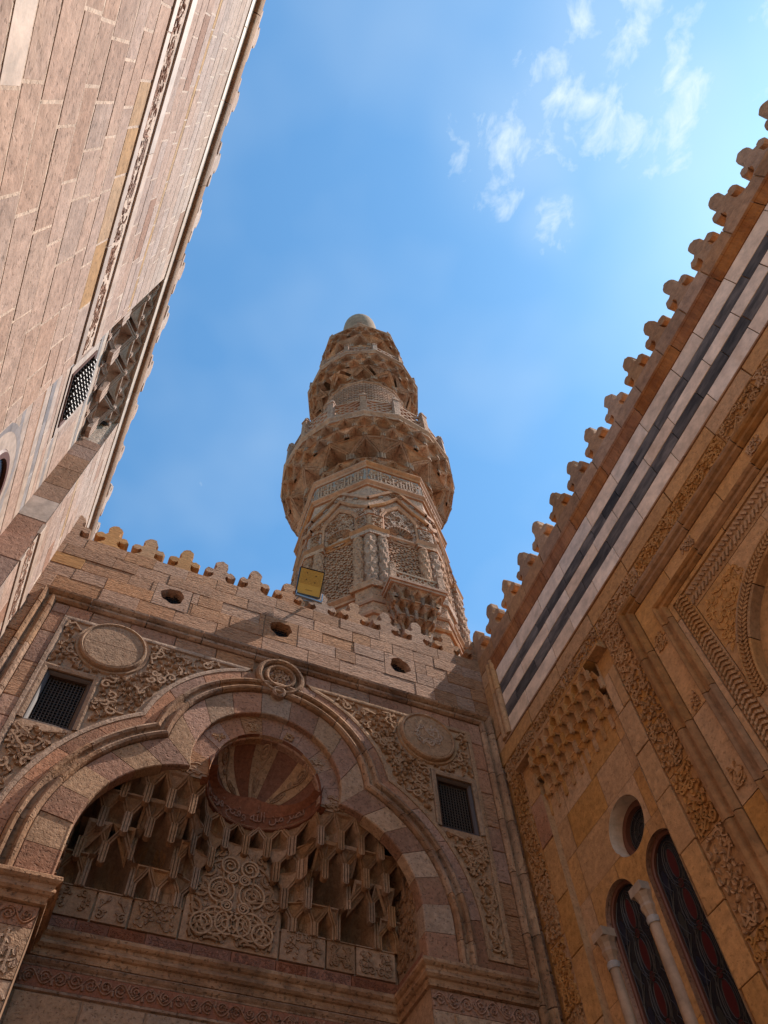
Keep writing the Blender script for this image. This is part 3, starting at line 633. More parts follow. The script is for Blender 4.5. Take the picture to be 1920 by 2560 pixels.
# pink border stones between frame and spandrels
g = random.Random(21)
for sg in (-1, 1):
    z = 4.13
    while z < 7.28:
        h = min(g.uniform(.26, .52), 7.285-z); h = 7.285-z if 7.285-z-h < .12 else h
        mb = MB(); mb.block(*sorted((sg*2.565, sg*2.725)), z+.004, z+h-.004, y=.0, c=.006, jit=.003, rng=g); mb.build('border_stone', M['pink'] if g.random() < .7 else M['tan'], GATE); z += h
    x = .33
    while x < 2.55:
        w = min(g.uniform(.3, .6), 2.565-x); w = 2.565-x if 2.565-x-w < .15 else w
        mb = MB(); mb.block(*sorted((sg*(x+.004), sg*(x+w-.004))), 7.115, 7.287, y=.0, c=.006, jit=.003, rng=g); mb.build('border_stone', M['pink'] if g.random() < .7 else M['tan'], GATE); x += w
    mb = MB(); mb.block(*sorted((sg*2.24, sg*2.725)), 4.005, 4.125, y=.0, c=.006, jit=.003, rng=g); mb.build('border_stone', M['pink'], GATE)
mb = MB(); mb.plate(-2.74, 2.74, 7.0, 7.3, .03)
for sg in (-1, 1): mb.plate(*sorted((sg*2.5, sg*2.74)), 4.0, 7.3, .03); mb.plate(*sorted((sg*2.0, sg*2.74)), 4.0, 4.14, .03)
mb.build('border_bed', M['mortar'], GATE)

# spandrels with arabesque, roundel and wooden window
cuO = circ_x(.42, 4.34, 1.87, 0, 5.70, 1.395, lambda c: max(c, key=lambda p: p[0]))
def low_z(x):
    if x > 2.285: return 4.13
    if x > cuO[0]: return 4.34+sqrt(max(0, 1.87**2-(x-.42)**2))
    return 5.70+sqrt(max(0, 1.395**2-x*x))
tipx = .36
def spandrel(sg, seed):
    WX0, WX1, WZ0, WZ1 = 1.985, 2.455, 5.53, 6.25
    xs_ = sorted(set([tipx+(2.56-tipx)*k/60 for k in range(61)]+[WX0, WX1, 2.285, 2.2851, cuO[0]]))
    mb = MB(); yb = .014
    for a, b in zip(xs_, xs_[1:]):
        la, lb = min(low_z(a), 7.105), min(low_z(b), 7.105); mid = (a+b)/2
        segs = [((la, lb), (WZ0, WZ0)), ((WZ1, WZ1), (7.105, 7.105))] if WX0 < mid < WX1 else [((la, lb), (7.105, 7.105))]
        for (p, q), (r, s) in segs:
            vv = [(sg*a, yb, p), (sg*b, yb, q), (sg*b, yb, s), (sg*a, yb, r)]
            mb.quad(*(vv if sg > 0 else vv[::-1]))
    sp = mb.build('spandrel_panel', M['panel'], GATE)
    bor = [(tipx, 7.105), (2.56, 7.105), (2.56, 4.13), (2.288, 4.13)]+[(x, low_z(x)) for x in [2.284-(2.284-cuO[0])*(k/24)**1.6 for k in range(25)]]+[(x, low_z(x)) for x in [cuO[0]-(cuO[0]-tipx)*k/16 for k in range(1, 16)]]
    bor = [p for p in bor if p[1] <= 7.106]
    mb = MB(); mb.sweep([(sg*x, z) for x, z in bor], [(0,.02),(0,-.012),(-sg*.03,-.014),(-sg*.05,-.010),(-sg*.055,.016)], closed=True); mb.build('panel_border', M['cream'], sp)
    rx, rz, rr = 1.93, 6.79, .345
    def ins(x, z):
        return tipx+.1 < x < 2.50 and low_z(x)+.075 < z < 7.04 and (x-rx)**2+(z-rz)**2 > (rr+.07)**2 and not (WX0-.07 < x < WX1+.07 and WZ0-.05 < z < WZ1+.07) and (low_z(min(x+.05, 2.56))+.05 < z) and (low_z(x-.05)+.05 < z)
    ar = scrolls(ins, (.3, 2.56, 4.13, 7.1), .112, h=.034, w=.026, seed=seed, y=yb, tries=12000)
    ar.build('arabesque', M['panel'], sp, kind='stuff', mp=lambda x, y, z: (sg*x, y, z))
    # roundel
    mb = MB(); mb.disc([(0,-.045),(rr-.03,-.045),(rr-.02,-.038),(rr-.005,-.062),(rr+.012,-.055),(rr+.02,-.03),(rr+.022,.02)], 48, sg*rx, rz, 0)
    ro = mb.build('roundel', M['cream'], GATE)
    mb = MB(); mb.disc([(rr+.02,.0),(rr+.055,-.012),(rr+.065,.016)], 40, sg*rx, rz, 0); mb.build('roundel_collar', M['panel'], ro)
    if sg > 0:
        scrolls(lambda x, z: (x-rx)**2+(z-rz)**2 < .2**2, (rx-.2, rx+.2, rz-.2, rz+.2), .13, h=.010, w=.022, seed=77, y=-.045, leaf=False).build('worn_inscription', M['cream'], ro)
    else:
        mb = MB(); mb.box(-rx-.30, -rx+.30, -.0462, -.044, rz-.005, rz-.001); mb.build('crack', M['mortar'], ro)
    # window
    X0, X1 = sorted((sg*WX0, sg*WX1))
    mb = MB()
    for (a, b, c_, d) in ((X0, X0, WZ0, WZ1), (X1, X1, WZ0, WZ1)): mb.quad((a,yb,c_),(a,.15,c_),(a,.15,d),(a,yb,d))
    for z in (WZ0, WZ1): mb.quad((X0,yb,z),(X1,yb,z),(X1,.15,z),(X0,.15,z))
    wn_ = mb.build('window', M['cream'], GATE)
    mb = MB(); fw = .045
    mb.sweep([(X0+fw/2, WZ0+fw/2), (X0+fw/2, WZ1-fw/2), (X1-fw/2, WZ1-fw/2), (X1-fw/2, WZ0+fw/2)], [(-fw/2,.08),(-fw/2,.045),(-.005,.03),(.01,.022),(fw/2,.022),(fw/2,.08)], closed=True); mb.build('window_frame', M['wood'], wn_)
    mb = MB(); mb.quad((X0,.149,WZ0),(X1,.149,WZ0),(X1,.149,WZ1),(X0,.149,WZ1)); mb.build('dark_backing', M['black'], wn_)
    mb = MB(); nc, nr_ = 11, 17; dxg = (X1-X0-2*fw)/nc; dzg = (WZ1-WZ0-2*fw)/nr_
    for i in range(nc):
        cx = X0+fw+dxg*(i+.5); mb.bar((cx,.085,WZ0+fw),(cx,.085,WZ1-fw),.009)
        for j in range(nr_):
            cz = WZ0+fw+dzg*(j+.5); r = .0135
            mb.add([(cx-r,.085,cz),(cx,.085-r,cz),(cx+r,.085,cz),(cx,.085+r,cz),(cx,.085,cz+r*1.15),(cx,.085,cz-r*1.15)], [(0,1,4),(1,2,4),(2,3,4),(3,0,4),(1,0,5),(2,1,5),(3,2,5),(0,3,5)])
    for j in range(nr_): cz = WZ0+fw+dzg*(j+.5); mb.bar((X0+fw,.092,cz),(X1-fw,.092,cz),.007)
    mb.build('turned_grille', M['bead'], wn_)
    mb = MB(); sz = .03
    mb.sweep([(X0-sz, WZ0-.0), (X0-sz, WZ1+sz), (X1+sz, WZ1+sz), (X1+sz, WZ0)], [(-sz,.02),(-sz,-.006),(sz*.3,-.016),(sz,-.012),(sz,.02)]); mb.build('window_surround', M['cream'], wn_)
spandrel(-1, 31); spandrel(1, 31)

# ------------------------------------------------------------------ niche: back, jambs, impost cornice
ND = .65
mb = MB(); mb.plate(-1.66, 1.66, -1.6, 4.44, ND+.004); mb.plate(-.5, .46, 4.44, 5.2, ND+.004); mb.plate(-1.7, 1.7, 4.3, 6.4, 1.06)
for sg in (-1, 1): mb.add([(sg*1.66,.0,-1.6),(sg*1.66,ND,-1.6),(sg*1.66,ND,4.0),(sg*1.66,.0,4.0)], [(0,1,2,3)]); mb.add([(sg*1.674,.0,3.9),(sg*1.674,1.06,3.9),(sg*1.674,1.06,5.3),(sg*1.674,.0,5.3)], [(0,1,2,3)])
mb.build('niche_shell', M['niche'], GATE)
plan = [(-2.73,0),(-1.66,0),(-1.66,ND),(1.66,ND),(1.66,0),(2.73,0)]
mb = MB(); mb.sweep_h(plan, [(-.02,4.002),(.07,4.0),(.088,3.985),(.092,3.955),(.075,3.935),(.055,3.925),(.052,3.90),(.066,3.885),(.070,3.862),(.052,3.842),(.03,3.835),(.025,3.80),(.034,3.792),(.03,3.775),(-.02,3.77)]); mb.build('impost_cornice', M['mould'], GATE)
mb = MB(); mb.sweep_h([(-1.66,ND),(1.66,ND)], [(-.02,3.772),(.022,3.77),(.034,3.755),(.022,3.735),(.006,3.72),(.006,3.705),(-.02,3.70)]); mb.build('lower_moulding', M['mould'], GATE)
g = random.Random(8); x = -1.655
while x < 1.64:
    w = min(g.uniform(.26, .44), 1.655-x); w = 1.655-x if 1.655-x-w < .15 else w
    mb = MB(); mb.block(x+.003, x+w-.003, 4.006, 4.128, y=ND-.02, c=.004, jit=.002, rng=g); bo = mb.build('red_band_stone', M['dred'], GATE)
    scrolls(rect_in(x+.02, x+w-.02, 4.02, 4.115), (x, x+w, 4.0, 4.13), .05, h=.006, w=.013, seed=int(x*100)+900, y=ND-.019, tries=300, turns=1.0).build('band_carving', M['dred'], bo); x += w
for sg in (-1, 1):
    mb = MB(); mb.box(*sorted((sg*1.66, sg*1.652)), .10, ND-.02, 4.006, 4.128); mb.build('red_jamb_stone', M['dred'], GATE)
fz = MB(); fz.box(-1.655, 1.655, ND-.012, ND+.002, 3.545, 3.698); fo = fz.build('scroll_frieze', M['dred'], GATE)
vine(-1.64, 1.64, 3.56, 3.688, h=.014, y=ND-.012, seed=5).build('frieze_scrolls', M['pink'], fo)
mb = MB(); mb.sweep_h([(-1.66,ND),(1.66,ND)], [(-.01,3.545),(.018,3.54),(.018,3.52),(-.01,3.51)]); mb.build('frieze_fillet', M['mould'], GATE)
courses(GATE, M['cream'], -1.65, 1.65, [1.9,2.7,3.12,3.51], .45, .8, name='niche_block', y=ND-.012, jit=.003, c=.008, seed=12)
for sg in (-1, 1):                                     # pier fronts below the impost
    X0, X1 = sorted((sg*1.665, sg*2.72))
    mb = MB(); mb.box(X0, X1, .004, .03, 3.60, 3.765); po = mb.build('pier_frieze', M['pink'], GATE)
    vine(X0+.01, X1-.01, 3.615, 3.755, h=.016, y=.004, seed=15+sg).build('pier_scrolls', M['pink'], po)
    mb = MB(); mb.box(X0, X1, .0, .03, 3.22, 3.592); po = mb.build('pier_inscription_panel', M['cream'], GATE)
    q = MB(); gg = random.Random(7+sg); x = X0+.03
    while x < X1-.05:
        hgt = gg.uniform(.12, .30); q.box(x, x+.018, -.018, .0, 3.26, 3.26+hgt); q.box(x-.008, x+.026, -.018, .0, 3.26+hgt, 3.26+hgt+.018); x += gg.uniform(.035, .07)
    q.build('raised_letters', M['cream'], po)
    scrolls(rect_in(X0+.02, X1-.02, 3.24, 3.5), (X0, X1, 3.22, 3.5), .12, h=.014, seed=61+sg, y=.0).build('letter_scrolls', M['cream'], po)
    mb = MB(); mb.box(X0, X1, .004, .03, 2.95, 3.21); po = mb.build('pier_frieze', M['cream'], GATE)
    vine(X0+.01, X1-.01, 2.97, 3.19, h=.02, y=.004, seed=19+sg).build('pier_scrolls', M['cream'], po)
    courses(GATE, M['cream'], X0, X1, [1.6,2.0,2.5,2.94], .4, .7, name='pier_block', seed=70+sg)
# bottom panels of the niche, carved
for k, (xa, xb) in enumerate([(-1.62,-1.27),(-1.25,-.95),(-.93,-.5),(.46,.9),(.92,1.2),(1.22,1.62)]):
    mb = MB(); mb.prism([(xa,4.135),(xb,4.135),(xb,4.42),(xa,4.42)], ND-.035, ND); pn = mb.build('niche_panel', M['niche'], GATE)
    cx = (xa+xb)/2
    scrolls(lambda x, z: xa+.03 < x < xb-.03 and 4.16 < z < 4.40, (xa, xb, 4.13, 4.66), .085, h=.016, w=.016, seed=100+k, y=ND-.035, mirror=cx).build('panel_carving', M['niche'], pn)
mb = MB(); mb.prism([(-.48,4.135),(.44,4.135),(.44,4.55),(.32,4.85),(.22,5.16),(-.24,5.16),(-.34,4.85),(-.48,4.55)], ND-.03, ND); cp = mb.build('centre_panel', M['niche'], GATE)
def inc(x, z): return -.44 < x < .40 and 4.16 < z < 5.12 and abs(x+.02) < .45-max(0, z-4.5)*.38
scrolls(inc, (-.48,.44,4.13,5.1), .20, h=.028, w=.026, seed=55, y=ND-.03, turns=1.5, mirror=-.02, leaf=False).build('large_scrolls', M['niche'], cp)
cr = MB()
def rb(pts_, w, y, h):
    v = []; f = []; m = len(pts_)
    for k in range(m):
        a = pts_[max(k-1,0)]; b = pts_[min(k+1,m-1)]; dx_, dz_ = b[0]-a[0], b[1]-a[1]; l = sqrt(dx_*dx_+dz_*dz_) or 1; nx, nz = -dz_/l*w/2, dx_/l*w/2
        v += [(pts_[k][0]-nx,y,pts_[k][1]-nz),(pts_[k][0]-nx*.8,y-h,pts_[k][1]-nz*.8),(pts_[k][0]+nx*.8,y-h,pts_[k][1]+nz*.8),(pts_[k][0]+nx,y,pts_[k][1]+nz)]
    cr.add(v, [(k*4+i,k*4+i+1,k*4+5+i,k*4+4+i) for k in range(m-1) for i in range(3)])
for j, (cx, cz, r) in enumerate(((.15,4.66,.125),(.17,4.35,.13),(.06,4.35,.11),(.29,4.30,.10),(.10,4.93,.085),(.06,4.80,.05),(.08,4.51,.05))):
    for sg in (-1, 1): rb([(-.02+sg*(cx+r*cos(2*pi*q/26)), cz+r*sin(2*pi*q/26)) for q in range(27)], .022, ND-.03, .030+.002*j); rb([(-.02+sg*(cx+r*(.75-.55*q/16)*cos(q*.55)), cz+r*(.75-.55*q/16)*sin(q*.55)) for q in range(17)], .016, ND-.03, .024+.002*j)
cr.build('interlaced_ring_carving', M['panel'], cp)
scrolls(inc, (-.48,.44,4.13,5.1), .085, h=.012, w=.012, seed=56, y=ND-.03, mirror=-.02).build('small_scrolls', M['niche'], cp)
# stalactite tiers: shallow behind the centre, out to the arch at the flanks
def gx(x):
    x = abs(x); return 1.0 if x >= .575 else min(1.0, (.65-sqrt(.36-x*x))/.59)
def nmp(x, p, z, o=0.): return (x, ND-.002-p*gx(x)-o, z)
NT = ((.045,.14,4.40,4.67,.14,.44), (.14,.28,4.67,4.92,.26,.34), (.28,.43,4.92,5.17,.30,.25), (.43,.56,5.17,5.43,.30,-1))
BIG = ((1, .8853), (0, 1.2173))
def nskip(k, c):                                       # open cavities left between the cells
    c = abs(c)
    for big_k, bc in BIG:
        if k == big_k and abs(c-bc) < .13 or k == big_k+1 and abs(c-bc) < .02: return True
    return c < NT[k][5]
def ncorbel(k):
    def f(x):
        if k == 0: return 9.
        if (max(0, abs(x)-.11) < NT[k-1][5]): return max(0., NT[k][0]-.17)
        return 9.
    return f
for k, (p0, p1, z0, z1, dep, lim) in enumerate(NT):
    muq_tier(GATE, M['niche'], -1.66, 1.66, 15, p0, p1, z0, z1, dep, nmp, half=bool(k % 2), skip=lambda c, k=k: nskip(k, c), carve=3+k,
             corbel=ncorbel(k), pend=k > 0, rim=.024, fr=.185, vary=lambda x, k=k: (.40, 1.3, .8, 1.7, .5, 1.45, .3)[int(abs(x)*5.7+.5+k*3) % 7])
for bk, bc in BIG:
    for sg in (-1, 1):
        muq_tier(GATE, M['niche'], sg*bc-.2213, sg*bc+.2213, 1, NT[bk][0]+.004, NT[bk+1][1]+.004, NT[bk][2], NT[bk+1][3], .46, nmp, carve=30+bk, pend=False, rim=.030, fr=.10, nx=10)
for sg in (-1, 1):
    mb = MB(); V = [(sg*(.60+.95*i/12), .085, 5.42) for i in range(13)]+[(sg*(.60+.95*i/12), .075, 5.66) for i in range(13)]; mb.add(V, [(i, i+1, 14+i, 13+i) for i in range(12)]); lu = mb.build('lunette_panel', M['niche'], GATE)
    scrolls(lambda x, z: .66 < x < 1.45 and 5.43 < z < 5.6, (.6,1.5,5.42,5.62), .10, h=.02, w=.02, seed=71, y=.08).build('lunette_carving', M['niche'], lu, mp=lambda x, y, z: (sg*x, y, z))
    mb = MB(); mb.box(*sorted((sg*1.664, sg*1.674)), .15, ND, 4.13, 5.2); jp = mb.build('jamb_panel', M['niche'], GATE)
    scrolls(rect_in(.17, ND-.03, 4.16, 5.0), (.15, ND, 4.13, 5.0), .14, h=.02, w=.022, seed=73, tries=900).build('jamb_carving', M['niche'], jp, mp=lambda x, y, z: (sg*(1.664+y), x, z))

# hood: shell of alternating red and carved strips, inscription band below
HC = 5.575; HR = .60
def hood(psi, chi): return (HR*sin(chi)*cos(psi), HR*cos(chi)*.98+.03, HC+HR*sin(chi)*sin(psi))
ns = 7
for k in range(ns):
    p0, p1 = pi*k/ns, pi*(k+1)/ns; mb = MB(); red = k % 2 == 0
    inset = 0 if red else -.012
    V = []; nu, nv = 4, 10
    for i in range(nu+1):
        for j in range(nv+1):
            x, y, z = hood(p1+(p0-p1)*i/nu, radians(12+78*j/nv)); V.append((x*(1+inset), y*(1+inset), HC+(z-HC)*(1+inset)))
    F = [(i*(nv+1)+j, (i+1)*(nv+1)+j, (i+1)*(nv+1)+j+1, i*(nv+1)+j+1) for i in range(nu) for j in range(nv)]
    mb.add(V, F); so = mb.build('hood_strip', M['dred'] if red else M['cream'], GATE)
    if not red:
        q = vine(.30, 1.50, .24, .76, h=.02, seed=200+k)
        q.build('strip_carving', M['niche'], so, mp=lambda x, y, z: (lambda h_: (h_[0]*(.985+y), h_[1]*(.985+y), HC+(h_[2]-HC)*(.985+y)))(hood(p0+(p1-p0)*z, x)))
mb = MB(); V = []; nb = 24
for k in range(nb+1):
    a = pi*k/nb
    for r, z in ((.625,HC+.10),(.605,HC-.01),(.600,HC-.15),(.585,HC-.155),(.585,HC-.175),(.66,HC-.18)): V.append((r*cos(a), .02+r*sin(a)*.97, z))
mb.add(V, [(k*6+i, (k+1)*6+i, (k+1)*6+i+1, k*6+i+1) for k in range(nb) for i in range(5)]); ib = mb.build('inscription_band', M['dred'], GATE)
mb = MB()
mb.add([(x*.86, y*.86+.02, HC+.015+.16*(1-abs(x)/HR)) for x, y in ((HR*cos(pi*k/16), HR*sin(pi*k/16)) for k in range(17))]+[(x*.99, y*.975+.02, HC-.008) for x, y in ((HR*cos(pi*k/16), HR*sin(pi*k/16)) for k in range(17))], [(k, k+1, 18+k, 17+k) for k in range(16)])
mb.build('band_slope', M['dred'], ib)
# raised lettering, presentation forms laid out in visual order
txt = '\uFEE7\uFEBC\uFEAE \uFEE3\uFEE6 \uFDF2 \uFEED\uFED3\uFE98\uFEA2 \uFED7\uFEAE\uFEF3\uFE90'[::-1]
cu_ = bpy.data.curves.new('letters', 'FONT'); cu_.body = txt; cu_.size = 1.0; cu_.extrude = 0.0; cu_.resolution_u = 3
to_ = bpy.data.objects.new('letters_tmp', cu_); col.objects.link(to_)
bpy.context.view_layer.update()
me_ = bpy.data.meshes.new_from_object(to_.evaluated_get(bpy.context.evaluated_depsgraph_get()))
bpy.data.objects.remove(to_)
if len(me_.vertices):
    vx = [v.co.x for v in me_.vertices]; vy = [v.co.y for v in me_.vertices]; x0, x1, y0, y1 = min(vx), max(vx), min(vy), max(vy)
    from collections import Counter
    ec = Counter(tuple(sorted(e)) for p in me_.polygons for e in p.edge_keys)
    n = len(me_.vertices); mb = MB()
    def bend(x, y, d):
        a = radians(150)-radians(120)*(x-x0)/(x1-x0); z = HC-.145+.225*(y-y0)/(y1-y0); tt = max(0, (z-HC)/.16)
        r = .598-d-.10*tt
        return (r*cos(a), .02+r*sin(a)*.97, z)
    mb.add([bend(v.co.x, v.co.y, .016) for v in me_.vertices]+[bend(v.co.x, v.co.y, -.01) for v in me_.vertices],
           [tuple(p.vertices) for p in me_.polygons]+[(a, b, b+n, a+n) for (a, b), c in ec.items() if c == 1])
    mb.build('raised_letters', M['dred2'], ib)
bpy.data.meshes.remove(me_)

# ================================================================== RIGHT FACADE (striped marble)
A_R = .0276; dr = Vector((sin(A_R), cos(A_R), 0)); nr_v = Vector((cos(A_R), -sin(A_R), 0)); CR = 4.2687
c1v = Vector((4.4365, 6.0, 0)); CR = c1v.dot(nr_v)
RF = thing('mosque_facade', 'ochre stone facade with black and cream marble stripes, carved friezes and coloured windows', 'building',
  mat4=Matrix(((-dr.x, nr_v.x, 0, nr_v.x*CR), (-dr.y, nr_v.y, 0, nr_v.y*CR), (0, 0, 1, 0), (0, 0, 0, 1))))
S0, S1 = -1.9, 6.13                                    # stretch of wall the photograph shows, metres along the wall
def X(s): return -s
mb = MB()
BH = (X(5.5), X(4.0), -1.6, 6.24)
mb.plate(X(6.3), X(-7), -1.6, 8.68, .03, [BH, (X(2.55), X(.65), -1.6, 5.25)]); mb.plate(X(6.3), X(-7), -1.6, 8.68, .85); mb.plate(X(2.6), X(.6), -1.6, 5.3, .16)
mb.quad((X(6.3),.03,8.68),(X(-7),.03,8.68),(X(-7),.85,8.68),(X(6.3),.85,8.68)); mb.quad((X(-7),.03,-1.6),(X(-7),.85,-1.6),(X(-7),.85,8.68),(X(-7),.03,8.68))
mb.build('wall_core', M['ochre'], RF)
courses(RF, M['omer'], X(S1), X(S0), [8.34, 8.68], .42, .62, name='parapet_block', seed=80, c=.006, jit=.004)
merlon_row(RF, lambda k: M['omer'], [X(6.09-.515*k) for k in range(16)], .50, .70, .12, 8.684, .04, 9)
def hmould(name, mat, z, prof, xa, xb, seg, parent=RF):
    sweep_pieces(dens([(xa, z), (xb, z)], .2), prof, seg, name, mat, parent)
hmould('cornice_stone', M['rust'], 8.06, [(0,.03),(0,-.012),(.03,-.016),(.06,-.026),(.075,-.012),(.09,-.014),(.14,-.022),(.19,-.036),(.205,-.022),(.215,-.034),(.262,-.04),(.268,.03)], X(5.80), X(S0), .75)
RW = [(6.892,7.145,'w'), (7.145,7.355,'b'), (7.355,7.575,'w'), (7.575,7.77,'b'), (7.77,8.058,'w')]
for k, (za, zb, t) in enumerate(RW):
    courses(RF, M['awhite'] if t == 'w' else M['ablack'], X(5.735), X(S0), [za, zb], .42 if t == 'w' else .26, .74 if t == 'w' else .62, name='marble_block', y=-.004, jit=.0015, c=.003, gap=.0042, seed=90+k)
# vertical corner strips beside the stripes
sweep_pieces(dens([(X(5.84), 6.90), (X(5.84), 8.30)], .2), [(-.10,.03),(-.10,-.02),(-.07,-.05),(-.04,-.05),(-.035,-.02),(.0,-.02),(.005,-.045),(.05,-.05),(.09,-.03),(.09,.03)], .7, 'corner_moulding', M['ochre'], RF)
courses(RF, M['ochre'], X(6.13), X(5.93), [6.64,7.1,7.6,8.06,8.34], .2, .3, name='corner_stone', seed=85, c=.004)
hmould('fillet', M['omer'], 6.868, [(0,.03),(0,-.012),(.024,-.012),(.024,.03)], X(5.93), X(S0), 1.4)
courses(RF, M['ochre'], X(S1), X(S0), [6.632, 6.868], .5, .9, name='plain_band_stone', seed=86, c=.004, jit=.002)
# horizontal carved frieze
g = random.Random(5); x = X(S1-.05)
while x < X(S0):
    w = g.uniform(.55, .85); mb = MB(); mb.block(x+.003, x+w-.003, 6.342, 6.628, y=.012, c=.003); fb = mb.build('frieze_stone', M['ocarv'], RF)
    scrolls(rect_in(x+.004, x+w-.004, 6.355, 6.62), (x, x+w, 6.34, 6.63), .088, h=.022, w=.018, seed=int(x*50)+700, y=.013, tries=1300).build('frieze_carving', M['ocarv'], fb); x += w
def vfrieze(sa, sb, z0, z1, seed, pitch=.12):
    g = random.Random(seed); z = z1
    while z > z0:
        h = min(g.uniform(.55, .8), z-z0)
        if h < .05: break
        xa, xb = X(sb), X(sa); mb = MB(); mb.block(xa+.003, xb-.003, z-h+.003, z-.003, y=.012, c=.003); fb = mb.build('frieze_stone', M['ocarv'], RF)
        scrolls(rect_in(xa+.015, xb-.015, z-h+.004, z-.004), (xa, xb, z-h, z), pitch*.85, h=.024, w=.019, seed=seed+int(z*30), y=.013, tries=1600).build('frieze_carving', M['ocarv'], fb); z -= h
vfrieze(3.44, 3.76, 1.6, 6.338, 300); vfrieze(5.75, 6.05, 1.6, 6.338, 320, .10)
# plain strips beside the window bay
courses(RF, M['ochre'], X(4.0), X(3.765), [1.8+.52*k for k in range(9)], .2, .3, name='strip_stone', seed=87, c=.004)
courses(RF, M['ochre'], X(5.745), X(5.5), [1.6,2.2,2.9,3.45,4.05,4.6,5.2,5.75,6.335], .2, .3, name='strip_stone', seed=88, c=.004, pick=lambda g, x, z: M['pink'] if 5.2 < z < 5.75 else M['ochre'])
mb = MB()
for s in (5.5, 4.0): mb.quad((X(s),.0,-1.6),(X(s),.08,-1.6),(X(s),.08,6.24),(X(s),.0,6.24))
mb.quad((X(5.5),.0,6.24),(X(4.0),.0,6.24),(X(4.0),.08,6.24),(X(5.5),.08,6.24)); mb.build('bay_reveal', M['ochre'], RF)
# window bay: stones with arched and round openings
YB = .075
def arch_iv(sc, hw, zs, r=None):
    def f(x):
        d = abs(x-X(sc))
        return None if d >= hw else (-2.0, zs+sqrt(hw*hw-d*d)*1.06)
    return f
def circ_iv(sc, zc_, r):
    def f(x):
        d = abs(x-X(sc)); return None if d >= r else (zc_-sqrt(r*r-d*d), zc_+sqrt(r*r-d*d))
    return f
WA, WB, OCU = (4.245, .245, 4.03), (4.945, .255, 4.02), (4.52, 4.59, .27)
holes = [arch_iv(*WA), arch_iv(*WB), circ_iv(*OCU)]
spec_x = [X(c+s*h) for c, h in ((WA[0],WA[1]),(WB[0],WB[1]),(OCU[0],OCU[2])) for s in (-1,1)]
def pierced(xa, xb, za, zb, y, name, mat, parent, fs=holes, sx=spec_x):
    xs_ = sorted({xa, xb, *[xa+(xb-xa)*k/14 for k in range(15)], *[x for x in sx if xa < x < xb], *[x+e for x in sx for e in (.004,-.004,.02,-.02) if xa < x+e < xb]})
    mb = MB()
    for a, b in zip(xs_, xs_[1:]):
        iv = []; nf0 = len(mb.f)
        for f in fs:
            m = f((a+b)/2)
            if m: pa, pb = f(a) or (m[0] if m[0] < -1 else sum(m)/2, f(a+1e-6) and 0 or sum(m)/2), f(b) or (m[0] if m[0] < -1 else sum(m)/2, sum(m)/2); iv.append((pa, pb, m))
        iv.sort(key=lambda q: q[2][0]); la = lb = za
        for pa, pb, m in iv:
            ta, tb = min(pa[0], zb), min(pb[0], zb)
            if max(ta-la, tb-lb) > 1e-4 and m[0] > za: mb.quad((a,y,la),(b,y,lb),(b,y,max(tb,lb)),(a,y,max(ta,la)))
            la, lb = max(la, min(pa[1], zb)), max(lb, min(pb[1], zb))
        if max(zb-la, zb-lb) > 1e-4: mb.quad((a,y,la),(b,y,lb),(b,y,zb),(a,y,zb))
        if len(mb.f) == nf0 and mb.f: mb.build(name, mat, parent); mb = MB()
    if mb.f: mb.build(name, mat, parent)
bz = [1.6, 2.4, 2.95, 3.5, 4.0, 4.42, 4.9, 5.3, 5.66]; gb = random.Random(2)
for k, (za, zb) in enumerate(zip(bz, bz[1:])):
    cuts = [X(5.5)]+sorted(X(5.5)+1.5*(q+gb.uniform(.3,.7))/3 for q in range(3))+[X(4.0)]
    for a, b in zip(cuts, cuts[1:]): pierced(a+.002, b-.002, za+.002, zb-.002, YB+gb.uniform(-.0015,.0015), 'bay_stone', M['ochre'], RF)
mb = MB(); mb.plate(X(5.5), X(4.0), 5.6, 6.24, YB+.004)
mb.build('bay_bed', M['mortar'], RF); pierced(X(5.52), X(3.98), -1.6, 5.7, YB+.012, 'bay_backing', M['mortar'], RF)
# stained glass windows
def ribbon(mb, pts, w, y, h=.006):
    v = []; f = []; m = len(pts)
    for k in range(m):
        a = pts[max(k-1,0)]; b = pts[min(k+1,m-1)]; dx_, dz_ = b[0]-a[0], b[1]-a[1]; l = sqrt(dx_*dx_+dz_*dz_) or 1; nx, nz = -dz_/l*w/2, dx_/l*w/2
        v += [(pts[k][0]-nx,y,pts[k][1]-nz),(pts[k][0],y-h,pts[k][1]),(pts[k][0]+nx,y,pts[k][1]+nz)]
    for k in range(m-1):
        for i in range(2): f.append((k*3+i,k*3+i+1,k*3+4+i,k*3+3+i))
    mb.add(v, f)
def arch_path(sc, hw, zs, z0, k=1.06, n=18): return [(X(sc)-hw, z0)]+[(X(sc)+hw*cos(pi-pi*i/n), zs+k*hw*sin(pi*i/n)) for i in range(n+1)]+[(X(sc)+hw, z0)]
